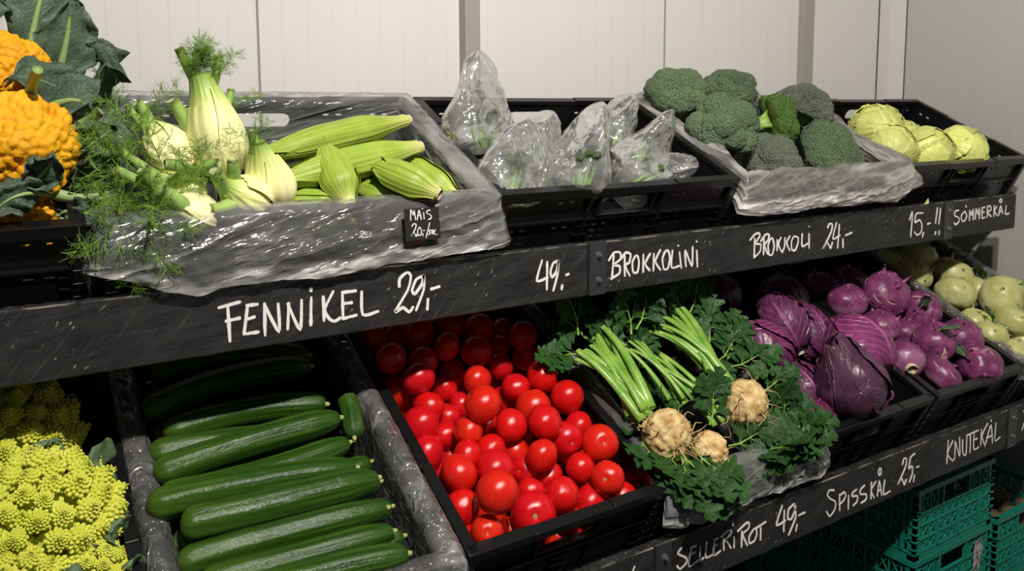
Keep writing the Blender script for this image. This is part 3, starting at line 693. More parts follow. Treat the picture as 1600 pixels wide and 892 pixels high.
# ================================================================ vegetables: tomatoes
ORD = ['first', 'second', 'third', 'fourth', 'fifth', 'sixth', 'seventh', 'eighth', 'ninth', 'tenth', 'eleventh', 'twelfth', 'thirteenth', 'fourteenth', 'fifteenth', 'sixteenth']

def veg_material(name, stops, nscale, rough=0.3, spec=0.5, bump_scale=None, bump_d=0.0008, sss=0.0, sss_r=None, coat=0, vary=0.0, detail=4):
    """colour from a noise ramp, per-object variation through Object Info"""
    m, nt, out = mat(name)
    v = coords(nt)
    n = noise_tex(nt, v, nscale, detail)
    c = ramp(nt, n, stops).outputs[0]
    if vary:
        oi = nt.nodes.new('ShaderNodeObjectInfo')
        hsv = nt.nodes.new('ShaderNodeHueSaturation')
        nt.links.new(c, hsv.inputs['Color'])
        nt.links.new(mathn(nt, 'ADD', 1.0 - vary, mathn(nt, 'MULTIPLY', oi.outputs['Random'], 2 * vary)), hsv.inputs['Value'])
        nt.links.new(mathn(nt, 'ADD', 0.5 - vary * 0.04, mathn(nt, 'MULTIPLY', oi.outputs['Random'], vary * 0.08)), hsv.inputs['Hue'])
        c = hsv.outputs[0]
    b = noise_tex(nt, v, bump_scale, 3) if bump_scale else None
    principled(nt, out, c, rough, spec, bump=b, bump_d=bump_d, sss=sss, sss_r=sss_r, coat=coat)
    M[name] = m
    return m

veg_material('tomato_skin', [(0.3, (0.52, 0.006, 0.004)), (0.6, (0.63, 0.012, 0.007)), (0.85, (0.70, 0.04, 0.012))], 14, 0.20, 0.5, 120, 0.0001, 0.12, (0.02, 0.004, 0.002), 0.0, 0.07)
simple('scar_tan', (0.42, 0.27, 0.10), 0.8, 0.2, 600, 0.5, 0.0004)

def tomato_mesh(seed):
    rg = random.Random(seed)
    ob = rg.uniform(0.86, 0.99); k = rg.choice([3, 4, 5]); ph = rg.uniform(0, 6)
    tall = rg.random() < 0.3
    def fn(d):
        th = atan2(d.y, d.x); s = sqrt(max(0, 1 - d.z * d.z))
        q = 1 + 0.014 * s * cos(k * th + ph) + 0.02 * noise.noise(d * 1.3 + Vector((seed * 3.1, 0, 0)))
        q *= 1 - 0.13 * exp(-((s / 0.25) ** 2)) * (1 if d.z > 0 else 0.25)
        return q
    return MB().sphere((0, 0, 0), (1, 1, 1.06 if tall else ob), 32, 22, fn), (1.06 if tall else ob)
TOM = []
for s_ in range(5):
    mb, hz = tomato_mesh(s_ + 1)
    if s_ == 0: tm0 = mb
    TOM.append((mb, hz))
def tomato_proto(i):
    mb, hz = TOM[i]
    o = mb.build('tomato', M['tomato_skin'])
    o.location = (0, 0, -5)
    sc = MB()
    n = 14; V = [(0, 0, hz * 0.878)]
    for j in range(n):
        rr = 0.135 if j % 2 else 0.08
        V.append((rr * cos(2 * pi * j / n), rr * sin(2 * pi * j / n), hz * 0.886))
    sc.add(V, [(0, 1 + j, 1 + (j + 1) % n) for j in range(n)])
    V2 = [(0.05 * cos(2 * pi * j / 8), 0.05 * sin(2 * pi * j / 8), hz * 0.884 + 0.012) for j in range(8)]
    sc.add(V2 + [(0, 0, hz * 0.884 + 0.002)], [(j, (j + 1) % 8, 8) for j in range(8)])
    sc.build('stem_scar', M['scar_tan'], o)
    return o
TP = [tomato_proto(i) for i in range(5)]
fr = FR['tomato']
trg = random.Random(21)
rows = {}
items = []
for i, (x, d, h, r) in enumerate(TOMATOES):
    dark = d > 0.335 or i >= 45
    items.append([i, x, d, h, r, dark])
lit = sorted([t for t in items if not t[5] and t[3] > -0.03], key=lambda t: t[2])
LAB = {}
for k in range(0, len(lit), 6):
    row = sorted(lit[k:k + 6], key=lambda t: t[1])
    for j, t in enumerate(row):
        size = 'large' if t[4] > 0.031 else ('small' if t[4] < 0.0258 else 'round')
        LAB[t[0]] = '%s red tomato, %s from left in the %s row back from the crate front' % (size, ORD[j], ORD[k // 6])
dk = sorted([t for t in items if t[5]], key=lambda t: t[2])
for k in range(0, len(dk), 5):
    row = sorted(dk[k:k + 5], key=lambda t: t[1])
    for j, t in enumerate(row):
        LAB[t[0]] = 'shaded red tomato, %s from left in the %s row under the upper board' % (ORD[j], ORD[k // 5])
SPECIAL = {31: 'very large red tomato perched on the front middle of the tomato heap', 32: 'largest red tomato, resting against the front rim beside the crate handle',
           4: 'large red tomato riding on top of the heap centre in bright light', 25: 'shiny red tomato touching the right wall of the tomato crate, highest there',
           0: 'bright red tomato just lit at the back edge of the shade line', 41: 'red tomato showing through the front handle hole of the tomato crate', 64: 'red tomato half seen behind the front handle hole, right of another'}
LAB.update(SPECIAL)
scarup = {23: 1, 27: 1, 25: 1, 34: 1, 20: 1, 32: 1}
first = [True] * 5
for i, x, d, h, r, dark in items:
    k = i % 5
    r *= 1.05
    p = fr(x, d, h)
    if i in scarup:
        view = (Vector((0, 0, 1.5)) - p).normalized()
        dirn = view + Vector((trg.uniform(-.5, .5), trg.uniform(-.3, .3), trg.uniform(-.6, .1)))
    else:
        dirn = Vector((trg.uniform(-1, 1), trg.uniform(0.1, 1), trg.uniform(-1, .4)))
    rot = rot_to(dirn, roll=trg.uniform(0, 6))
    lab = LAB.get(i)
    g = 'tomatoes in the black crate'
    if lab is None:
        lab = 'red tomato wedged low in a gap under the top layer of tomatoes'
    if first[k]:
        o = TP[k]; first[k] = False
        o.location = p; o.rotation_euler = rot; o.scale = (r, r, r); o['group'] = g; o['label'] = lab
    else:
        o = dup(TP[k], p, rot, r, lab, g)
    o['category'] = 'tomato'
# lower layer seen in the gaps
for a in range(5):
    for b in range(7):
        x, d, h = -0.145 + a * 0.072 + trg.uniform(-.006, .006), 0.055 + b * 0.072, -0.105 + trg.uniform(-.008, .006)
        if b > 5: continue
        o = dup(TP[(a + b) % 5], fr(x, d, h), rot_to((trg.uniform(-1, 1), 1, trg.uniform(-1, 0))), 0.034, 'red tomato wedged low in a gap under the top layer of tomatoes', 'tomatoes in the black crate')
        o['category'] = 'tomato'

# ================================================================ cucumbers
def cucumber_material():
    m, nt, out = mat('cucumber_skin')
    tc = nt.nodes.new('ShaderNodeTexCoord')
    mp = nt.nodes.new('ShaderNodeMapping'); mp.inputs['Scale'].default_value = (26, 2.2, 1)
    nt.links.new(tc.outputs['UV'], mp.inputs[0])
    st = noise_tex(nt, mp.outputs[0], 1.0, 4, 0.6)
    sp = nt.nodes.new('ShaderNodeSeparateXYZ'); nt.links.new(tc.outputs['UV'], sp.inputs[0])
    c = ramp(nt, st, [(0.3, (0.010, 0.034, 0.004)), (0.52, (0.024, 0.072, 0.007)), (0.72, (0.060, 0.135, 0.014))]).outputs[0]
    end = ramp(nt, sp.outputs[1], [(0.0, 1.0), (0.22, 0.25), (0.5, 0.0), (0.9, 0.0), (1.0, 0.1)]).outputs[0]
    c = mixc(nt, mathn(nt, 'MULTIPLY', end, 0.55), c, (0.11, 0.20, 0.018))
    mp2 = nt.nodes.new('ShaderNodeMapping'); mp2.inputs['Scale'].default_value = (24, 44, 1)
    nt.links.new(tc.outputs['UV'], mp2.inputs[0])
    b = noise_tex(nt, mp2.outputs[0], 1.4, 4, 0.65)
    hh = mathn(nt, 'ADD', mathn(nt, 'MULTIPLY', b, 0.8), mathn(nt, 'MULTIPLY', st, 0.8))
    principled(nt, out, c, 0.18, 0.36, bump=hh, bump_d=0.0012)
    M['cucumber'] = m
cucumber_material()
simple('stem_pale', (0.33, 0.36, 0.12), 0.7, 0.3, 300, 0.4, 0.0005)

def cucumber(pts, r, label, seed, flip=False):
    """pts: world points, blossom end first, stem end last"""
    n, k = 96, 52
    P0, P1, P2 = [Vector(p) for p in pts]
    base = (P0 + P2) / 2
    root = empty('cucumber', base - Vector((0, 0, r)), label=label, cat='cucumber', group='cucumbers in the film lined crate')
    mid = P1 * 2 - (P0 + P2) / 2
    A = np.zeros((n, k, 3))
    up = Vector((0, -st_, ct))
    for i in range(n):
        t = i / (n - 1)
        tt = 0.5 - 0.5 * cos(pi * t)
        c = P0 * (1 - tt) ** 2 + mid * 2 * tt * (1 - tt) + P2 * tt ** 2
        d = ((mid - P0) * (1 - tt) + (P2 - mid) * tt).normalized()
        a = d.cross(up).normalized(); b = a.cross(d)
        e0 = min(1.0, tt / 0.10); e1 = min(1.0, (1 - tt) / 0.17)
        prof = sqrt(max(0.0, 1 - (1 - e0) ** 2)) * (0.30 + 0.70 * sqrt(max(0, 1 - (1 - e1) ** 2.0)) if e1 < 1 else 1) * (1 if e1 > 0.02 else 0.2)
        prof *= 1 - 0.06 * sin(pi * tt) * 0 + 0.03 * noise.noise(Vector((seed * 2.3, tt * 4, 0)))
        for j in range(k):
            th = 2 * pi * j / k
            q = r * prof * (1 + 0.026 * cos(7 * th + seed) + 0.014 * noise.noise(Vector((cos(th) * 2, sin(th) * 2, tt * 12 + seed * 5))) + 0.016 * noise.noise(Vector((cos(th) * 6, sin(th) * 6, tt * 55 + seed * 5))))
            A[i, j] = c + a * (cos(th) * q) + b * (sin(th) * q) - root.location
    mb = MB(); mb.grid(A, closev=True)
    m0 = len(mb.v)
    mb.f += [tuple(range(k - 1, -1, -1)), tuple(range(m0 - k, m0))]; mb.mi += [0, 0]
    mb.build('body', M['cucumber'], root)
    dend = (P2 - mid).normalized()
    s = MB(); e = P2 - root.location
    s.tube([e - dend * 0.004, e + dend * 0.003, e + dend * 0.007], [r * 0.26, r * 0.2, r * 0.15], 8)
    s.build('stem_stub', M['stem_pale'], root)
    return root
fr = FR['cucumber']
CUC = [  # (x, d, h) of blossom end, middle, stem end; radius; label
    ((-.150, .362, .0), (-.014, .372, .002), (.108, .350, .004), .0215, 'farthest sunlit cucumber, its left half in the shade of the board'),
    ((-.176, .330, -.004), (-.07, .321, -.004), (.02, .309, -.006), .0215, 'cucumber with pale tip lying behind and under the brown scarred one'),
    ((-.176, .282, .004), (-.05, .296, .010), (.116, .306, .012), .0225, 'long cucumber with a brown scarred stem end, third from the back'),
    ((-.176, .250, -.006), (-.041, .244, -.004), (.118, .262, -.002), .021, 'cucumber behind the one that pokes over the left film edge'),
    ((-.196, .218, .014), (-.06, .222, .006), (.110, .208, .0), .0235, 'cucumber whose tip pokes out over the left film edge'),
    ((-.160, .176, .012), (-.040, .166, .018), (.128, .166, .016), .0245, 'fattest cucumber, with a narrow necked stem end, in the crate middle'),
    ((-.172, .128, -.004), (-.045, .127, .000), (.126, .118, .004), .0205, 'bright green tipped cucumber just in front of the fattest one'),
    ((-.150, .092, -.006), (-.037, .086, -.004), (.122, .080, -.002), .0195, 'second cucumber from the front of the crate'),
    ((-.122, .055, .000), (.002, .048, .002), (.125, .034, .004), .0205, 'frontmost cucumber, cut by the bottom edge of the picture'),
    ((.146, .352, .006), (.142, .318, .004), (.131, .269, .0), .018, 'short visible cucumber end pointing towards the viewer by right film'),
    ((-.03, .225, -.040), (.06, .228, -.036), (.150, .236, -.03), .0185, 'cucumber underneath, stem end showing behind the fattest neighbours at right'),
    ((-.05, .198, -.045), (.05, .196, -.04), (.152, .196, -.034), .0185, 'cucumber underneath, stem stub beside the tip poking neighbour'),
    ((-.05, .150, -.045), (.05, .148, -.04), (.152, .146, -.036), .0195, 'cucumber underneath, stem end showing below the fattest one at right'),
    ((-.05, .096, -.05), (.05, .092, -.042), (.148, .088, -.034), .019, 'cucumber underneath with a square cut stem end near right film'),
    ((-.145, .492, .004), (-.019, .502, .008), (.118, .474, .006), .021, 'shaded cucumber deepest at the back of the film lined crate'),
    ((-.170, .412, -.002), (-.043, .446, .006), (.112, .448, .004), .0225, 'shaded cucumber arching in the dark behind the lit ones'),
    ((-.165, .385, -.03), (-.055, .395, -.03), (.090, .392, -.03), .021, 'shaded cucumber sunk low behind the farthest sunlit one'),
    ((-.04, .022, -.035), (.05, .018, -.03), (.136, .010, -.026), .016, 'slim cucumber at the very front, only its right end showing'),
    ((-.168, .190, -.04), (-.10, .176, -.04), (.02, .178, -.042), .0185, 'cucumber underneath, dark tip below the film poking one'),
    ((-.165, .142, -.045), (-.10, .131, -.045), (.02, .132, -.045), .0185, 'cucumber underneath, bright tip below the fattest one at left'),
    ((-.160, .300, -.045), (-.05, .30, -.045), (.10, .30, -.045), .0195, 'cucumber underneath the brown scarred one'),
    ((-.160, .345, -.045), (-.05, .345, -.045), (.10, .345, -.045), .0195, 'cucumber underneath the farthest sunlit one'),
]
for i, (a, b, c, r, lab) in enumerate(CUC):
    cucumber([fr(*a), fr(*b), fr(*c)], r, lab, i + 1)

# ================================================================ corn in the husk
def husk_material(name, lo, hi):
    m, nt, out = mat(name)
    tc = nt.nodes.new('ShaderNodeTexCoord')
    mp = nt.nodes.new('ShaderNodeMapping'); mp.inputs['Scale'].default_value = (70, 1.6, 1)
    nt.links.new(tc.outputs['UV'], mp.inputs[0])
    s = noise_tex(nt, mp.outputs[0], 1.0, 3, 0.6)
    sp = nt.nodes.new('ShaderNodeSeparateXYZ'); nt.links.new(tc.outputs['UV'], sp.inputs[0])
    c = ramp(nt, s, [(0.25, lo), (0.7, hi)]).outputs[0]
    tip = ramp(nt, sp.outputs[1], [(0.0, 0.0), (0.78, 0.0), (0.97, 1.0)]).outputs[0]
    c = mixc(nt, mathn(nt, 'MULTIPLY', tip, 0.7), c, (0.62, 0.62, 0.22))
    n2 = noise_tex(nt, coords(nt), 22, 3)
    c = mixc(nt, mathn(nt, 'MULTIPLY', ramp(nt, n2, [(0.45, 0.0), (0.7, 1.0)]).outputs[0], 0.3), c, (0.50, 0.56, 0.10))
    principled(nt, out, c, 0.42, 0.4, bump=s, bump_d=0.0009, sss=0.06, sss_r=(0.006, 0.008, 0.002))
    M[name] = m
husk_material('husk', (0.17, 0.28, 0.02), (0.37, 0.47, 0.06))
simple('stalk_cut', (0.62, 0.52, 0.30), 0.8, 0.2, 500, 0.35, 0.0005)
simple('silk', (0.30, 0.22, 0.06), 0.7, 0.2, 200, 0.4, 0.0004)

def corn(p_tip, p_stem, r, label, seed, roll=0.0):
    """ear in its husk from the pointed tip to the cut stalk"""
    p0, p1 = Vector(p_tip), Vector(p_stem)
    ax = (p1 - p0); L = ax.length
    root = empty('corn_ear', p0.lerp(p1, 0.5) - Vector((0, 0, r * 0.9)), label=label, cat='corn', group='corn ears in the fennel crate')
    q = ax.normalized().to_track_quat('Z', 'Y').to_matrix().to_4x4() @ Matrix.Rotation(roll, 4, 'Z')
    Mx = Matrix.Translation(p0 - root.location) @ q
    rg = random.Random(seed)
    def prof(t):
        # tip narrow, fat middle, tapering to the stalk
        a = max(0.0, min(1, t / 0.42))
        f = 0.30 + 0.70 * sin(a * pi / 2) ** 0.9 if t < 0.42 else 1.0
        if t > 0.62: f *= 0.40 + 0.60 * (0.5 + 0.5 * cos(pi * min(1, (t - 0.62) / 0.36)))
        return f * r
    def shell(th0, span, t0, t1, off, nth=40, nt_=30, ruff=0.0):
        A = np.zeros((nt_, nth, 3)); uv = []
        for i in range(nt_):
            t = t0 + (t1 - t0) * i / (nt_ - 1)
            for j in range(nth):
                u = j / (nth - 1)
                sp_ = span if i > 5 or ruff == 0 else span * (0.35 + 0.13 * i)
                th = th0 + (u - 0.5) * sp_
                e = abs(u - 0.5) * 2
                rr = prof(t) + off + 0.0006 * cos(23 * th + seed) + 0.0018 * noise.noise(Vector((cos(th) * 1.5, sin(th) * 1.5, t * 5 + seed)))
                rr += ruff * (e ** 4) * 0.004 + (0.012 * ruff * max(0, 0.12 - (t - t0)) / 0.12)
                A[i, j] = Mx @ Vector((rr * cos(th), rr * sin(th), t * L))
                uv.append((th / (2 * pi) + 0.5, t))
        return A, uv
    mb = MB()
    A, uv = shell(0, 2 * pi, 0.0, 0.985, 0, 41, 34)
    mb.grid(A, uv=uv)
    k0 = len(mb.v)
    mb.f.append(tuple(range(39, -1, -1))); mb.mi.append(0)
    mb.build('husk', M['husk'], root)
    for j in range(3):
        A, uv = shell(j * 2.1 + rg.uniform(-.4, .4), rg.uniform(1.7, 2.3), rg.uniform(-0.03, 0.12), 0.97, 0.0010 + 0.0005 * j, 22, 26, 0.45)
        lf = MB(); lf.grid(A, uv=uv)
        lf.build('husk_leaf', M['husk'], root)
    s = MB(); rs = max(0.008, prof(0.98) * 0.92)
    s.tube([Mx @ Vector((0, 0, L * 0.95)), Mx @ Vector((0, 0, L * 1.005)), Mx @ Vector((0, 0, L * 1.008))], [rs, rs, rs * 0.93], 18)
    s.build('stalk_end', M['stalk_cut'], root)
    # loose ragged tip
    g = MB()
    for j in range(9):
        a = rg.uniform(0, 6.28); rr = rg.uniform(0.1, 0.7) * r * 0.3
        b0 = Vector((rr * cos(a), rr * sin(a), 0.005)); b1 = b0 * rg.uniform(1.2, 2.2) + Vector((0, 0, -rg.uniform(0.012, 0.03)))
        g.tube([Mx @ b0, Mx @ (b0.lerp(b1, .5) + Vector((0, 0.002, 0))), Mx @ b1], [0.0016, 0.0012, 0.0004], 4)
    g.build('silk', M['silk'], root)
    return root
fr = FR['fennel']
CORN = [((-.045, .190, -.012), (.262, .285, .004), .0265, 'long corn ear lying highest at the back of its crate', 0.2),
        ((-.054, .075, .004), (.212, .128, .030), .0285, 'corn ear lying across in front of the rearmost one', 0.9),
        ((.036, .125, .034), (.042, .012, -.008), .0305, 'fat corn ear standing tip up in the middle against the others', 2.0),
        ((.105, .078, .024), (.182, -.018, .022), .0275, 'corn ear with a pale cut stalk resting on the front film', 1.0),
        ((.190, .150, -.004), (.250, .022, -.020), .0245, 'corn ear lowest at the right film, lightly shaded stem end', 3.0),
        ((.098, .110, -.030), (.124, .022, -.018), .0245, 'corn ear squeezed between the standing ear and the pale stalked one', 2.2),
        ((-.050, .075, -.034), (.050, .028, -.016), .023, 'corn ear with a loose flat husk behind the middle of the film edge', 1.5),
        ((-.075, .050, -.035), (.03, .024, -.030), .021, 'corn ear lowest at the front left, beside the frontmost fennel', 0.4),
        ((-.09, .048, -.075), (.075, .045, -.066), .024, 'yellow green corn ear seen through film and the front handle hole', 0.7),
        ((.05, .21, -.06), (.25, .22, -.06), .026, 'corn ear underneath, in the dark below the crossing pair', 0.7)]
for i, (a, b, r, lab, ro) in enumerate(CORN):
    corn(fr(*a), fr(*b), r, lab, i + 3, ro)

# ================================================================ broccoli
def ico(n):
    bm = bmesh.new(); bmesh.ops.create_icosphere(bm, subdivisions=n, radius=1.0)
    V = np.array([v.co[:] for v in bm.verts]); F = [[v.index for v in f.verts] for f in bm.faces]; bm.free()
    return V, F
ICO = {n: ico(n) for n in (4, 5, 6)}
def fib(n, rg, jit=0.3):
    i = np.arange(n) + 0.5
    ph = np.arccos(1 - 2 * i / n); th = pi * (1 + 5 ** 0.5) * i
    P = np.stack([np.cos(th) * np.sin(ph), np.sin(th) * np.sin(ph), np.cos(ph)], 1)
    P += rg.normal(0, jit / sqrt(n), P.shape)
    return P / np.linalg.norm(P, axis=1, keepdims=True)
def nearest(V, P):
    out = np.empty(len(V)); idx = np.empty(len(V), dtype=int)
    for a in range(0, len(V), 4000):
        D = V[a:a + 4000] @ P.T
        k = D.argmax(1); idx[a:a + 4000] = k
        out[a:a + 4000] = np.arccos(np.clip(D[np.arange(len(k)), k], -1, 1))
    return out, idx
def lobed(V, C, R):
    """radius of the union of balls C, R seen from the middle"""
    r = np.full(len(V), 0.35)
    for c, rad in zip(C, R):
        b = V @ c; disc = rad * rad - (c @ c) + b * b
        ok = disc > 0
        t = np.where(ok, b + np.sqrt(np.maximum(disc, 0)), 0)
        r = np.maximum(r, t)
    return r
def head_mesh(seed, nlobe, lobe_r, lobe_d, level=6, buds=((600, 0.03),), zmin=-0.25, squash=0.8):
    rg = np.random.default_rng(seed)
    V, F = ICO[level]
    P = fib(nlobe * 2, rg, 0.5)
    P = P[P[:, 2] > zmin]
    C = P * (lobe_d * rg.uniform(0.9, 1.07, (len(P), 1)))
    R = lobe_r * rg.uniform(0.85, 1.18, len(P))
    r = lobed(V, C, R)
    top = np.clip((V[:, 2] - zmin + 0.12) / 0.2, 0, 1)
    W = V * r[:, None]
    for n, amp in buds:
        Q = fib(n, rg, 0.35)
        d, idx = nearest(V, Q)
        sc = sqrt(4 * pi / n) * 0.6
        hgt = rg.uniform(0.6, 1.25, n)[idx]
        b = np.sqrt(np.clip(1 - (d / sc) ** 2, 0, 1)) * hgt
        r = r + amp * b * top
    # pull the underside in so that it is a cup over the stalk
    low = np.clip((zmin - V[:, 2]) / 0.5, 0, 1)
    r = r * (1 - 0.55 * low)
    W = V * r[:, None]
    W[:, 2] *= squash
    return W, F, top
def floret_material(name, stops, bump_scale, bump_d, under, rough=0.75, vary=0.12, blotch=9):
    m, nt, out = mat(name)
    v = coords(nt)
    n = noise_tex(nt, v, blotch, 4)
    c = ramp(nt, n, stops).outputs[0]
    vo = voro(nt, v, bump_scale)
    c = mixc(nt, mathn(nt, 'MULTIPLY', ramp(nt, vo, [(0.1, 0.0), (0.75, 1.0)]).outputs[0], 0.5), c, tuple(x * 0.8 for x in stops[0][1]))  # crevices between buds painted darker, shade put into the colour
    oi = nt.nodes.new('ShaderNodeObjectInfo')
    hsv = nt.nodes.new('ShaderNodeHueSaturation'); nt.links.new(c, hsv.inputs['Color'])
    nt.links.new(mathn(nt, 'ADD', 1.0 - vary, mathn(nt, 'MULTIPLY', oi.outputs['Random'], 2 * vary)), hsv.inputs['Value'])
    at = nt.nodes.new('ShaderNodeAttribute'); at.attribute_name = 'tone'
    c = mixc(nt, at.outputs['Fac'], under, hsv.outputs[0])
    principled(nt, out, c, rough, 0.25, bump=mathn(nt, 'SUBTRACT', 1.0, vo), bump_d=bump_d)
    M[name] = m
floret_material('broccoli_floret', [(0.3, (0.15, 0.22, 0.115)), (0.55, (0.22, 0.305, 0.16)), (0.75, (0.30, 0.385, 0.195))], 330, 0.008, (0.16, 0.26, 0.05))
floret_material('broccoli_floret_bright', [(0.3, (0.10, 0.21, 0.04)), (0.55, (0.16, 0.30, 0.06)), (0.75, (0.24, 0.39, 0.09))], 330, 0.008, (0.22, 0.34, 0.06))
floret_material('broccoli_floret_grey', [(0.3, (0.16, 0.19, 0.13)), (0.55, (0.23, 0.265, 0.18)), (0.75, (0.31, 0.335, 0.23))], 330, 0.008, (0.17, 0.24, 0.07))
simple('broccoli_stalk', (0.24, 0.37, 0.07), 0.5, 0.4, 40, 0.3, 0.001)
BRO = {}
def broccoli(p, r, axis, label, mkey, seed, roll=0.0, lobes=(14, 0.44, 0.64), sq=0.78):
    if seed not in BRO:
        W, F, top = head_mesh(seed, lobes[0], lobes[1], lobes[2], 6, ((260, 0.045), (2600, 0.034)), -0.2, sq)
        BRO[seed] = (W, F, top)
    W, F, top = BRO[seed]
    root = empty('broccoli_head', p, rot_to(axis, roll=roll), label, 'broccoli', 'broccoli heads in their crate')
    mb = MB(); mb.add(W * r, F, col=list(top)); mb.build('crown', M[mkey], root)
    s = MB()
    s.tube([(0, 0, -0.05 * r), (0.02 * r, 0, -0.5 * r), (0, 0.02 * r, -0.95 * r), (0, 0.02 * r, -1.25 * r)], [0.42 * r, 0.27 * r, 0.22 * r, 0.24 * r], 14)
    s.build('stalk', M['broccoli_stalk'], root)
    rg = random.Random(seed)
    for j in range(5):
        a = j * 1.256 + rg.uniform(-.3, .3)
        b = MB(); b.tube([(0.1 * r * cos(a), 0.1 * r * sin(a), -0.55 * r), (0.36 * r * cos(a), 0.36 * r * sin(a), -0.25 * r), (0.56 * r * cos(a), 0.56 * r * sin(a), 0.02 * r)], [0.12 * r, 0.09 * r, 0.12 * r], 8)
        b.build('branch', M['broccoli_stalk'], root)
    return root
fr = FR['brokkoli']
BROC = [((-.225, .345, .035), .070, (-.25, .1, 1), 'dark green broccoli head at the back left, leftmost of all', 'broccoli_floret', 11, 0.3),
        ((-.075, .320, .050), .066, (.05, .3, 1), 'dark green broccoli head at the back, second from left', 'broccoli_floret', 12, 1.3),
        ((-.225, .175, .035), .071, (-.35, -.45, 1), 'broccoli head leaning out over the left film, in front of two others', 'broccoli_floret', 12, 4.0),
        ((-.030, .195, .032), .063, (.80, -.30, .35), 'bright green broccoli head lying on its side with pale branches showing', 'broccoli_floret_bright', 13, 2.0),
        ((.175, .275, .025), .074, (.35, .1, 1), 'greyish green broccoli head at the back right, tallest there', 'broccoli_floret_grey', 11, 2.6),
        ((.075, .078, -.008), .078, (.2, -.55, 1), 'large broccoli head at the front right, hanging over the film', 'broccoli_floret', 11, 5.0),
        ((-.085, .112, -.035), .068, (-.1, -.4, 1), 'broccoli head low at the front middle, mostly behind bunched film', 'broccoli_floret_grey', 12, 0.8),
        ((.205, .125, -.045), .052, (.4, -.3, 1), 'small broccoli head low at the right film edge', 'broccoli_floret_grey', 13, 4.4),
        ((.205, .195, -.030), .050, (.3, 0, 1), 'small broccoli head between the grey one and the large front one', 'broccoli_floret', 13, 1.1)]
for p, r, ax, lab, mk, sd, ro in BROC:
    broccoli(fr(*p), r * 1.07, fr.vec(*[ax[0], ax[1], ax[2]]), lab, mk, sd, ro)
# ================================================================ leaves
def blade_material(name, base, vein, dark=None, rough=0.5, spec=0.4, nveins=9, slant=0.55, vein_w=0.10, bump_d=0.0012, trans=0.0, mid_w=0.05, blot=30, vein_amt=0.6, net_amt=0.25):
    """leaf blade: midrib along v, side veins slanting forward, all from the leaf's own UV"""
    m, nt, out = mat(name)
    tc = nt.nodes.new('ShaderNodeTexCoord')
    sp = nt.nodes.new('ShaderNodeSeparateXYZ'); nt.links.new(tc.outputs['UV'], sp.inputs[0])
    a = mathn(nt, 'ABSOLUTE', mathn(nt, 'SUBTRACT', sp.outputs[0], 0.5))
    wob = noise_tex(nt, coords(nt), 35, 2)
    t = mathn(nt, 'ADD', mathn(nt, 'SUBTRACT', sp.outputs[1], mathn(nt, 'MULTIPLY', a, slant)), mathn(nt, 'MULTIPLY', wob, 0.05))
    fr_ = mathn(nt, 'FRACT', mathn(nt, 'MULTIPLY', t, nveins))
    d = mathn(nt, 'ABSOLUTE', mathn(nt, 'SUBTRACT', fr_, 0.5))
    side = ramp(nt, d, [(0.0, 1.0), (vein_w, 0.0)]).outputs[0]
    mid = ramp(nt, a, [(0.0, 1.0), (mid_w, 0.0)]).outputs[0]
    net = ramp(nt, voro(nt, coords(nt), 130, 'DISTANCE_TO_EDGE'), [(0.0, 1.0), (0.12, 0.0)]).outputs[0]
    ve = mathn(nt, 'MAXIMUM', mathn(nt, 'MAXIMUM', mathn(nt, 'MULTIPLY', side, 0.8), mid), mathn(nt, 'MULTIPLY', net, net_amt))
    n = noise_tex(nt, coords(nt), blot, 4)
    dark = dark or tuple(x * 0.6 for x in base)
    c = ramp(nt, n, [(0.3, dark), (0.7, base)]).outputs[0]
    oi = nt.nodes.new('ShaderNodeObjectInfo')
    hsv = nt.nodes.new('ShaderNodeHueSaturation'); nt.links.new(c, hsv.inputs['Color'])
    nt.links.new(mathn(nt, 'ADD', 0.82, mathn(nt, 'MULTIPLY', oi.outputs['Random'], 0.36)), hsv.inputs['Value'])
    c = mixc(nt, mathn(nt, 'MULTIPLY', ve, vein_amt), hsv.outputs[0], vein)
    p = principled(nt, out, c, rough, spec, bump=mathn(nt, 'SUBTRACT', mathn(nt, 'MULTIPLY', n, 0.5), ve), bump_d=bump_d)
    if trans:
        tl = nt.nodes.new('ShaderNodeBsdfTranslucent'); nt.links.new(c, tl.inputs[0])
        mx = nt.nodes.new('ShaderNodeMixShader'); mx.inputs[0].default_value = trans
        nt.links.new(p.outputs[0], mx.inputs[1]); nt.links.new(tl.outputs[0], mx.inputs[2])
        nt.links.new(mx.outputs[0], out.inputs[0])
    M[name] = m
blade_material('cauli_leaf', (0.085, 0.135, 0.085), (0.36, 0.45, 0.25), (0.045, 0.082, 0.055), 0.5, 0.4, 6, 0.9, 0.06, 0.0014, 0.12, 0.03, 25, 0.75)
blade_material('celery_leaf', (0.032, 0.112, 0.018), (0.11, 0.24, 0.06), (0.011, 0.050, 0.010), 0.48, 0.32, 7, 1.1, 0.10, 0.0010, 0.15, 0.05, 60, 0.45)
simple('rib_pale', (0.30, 0.40, 0.15), 0.45, 0.4, 60, 0.25, 0.0006)

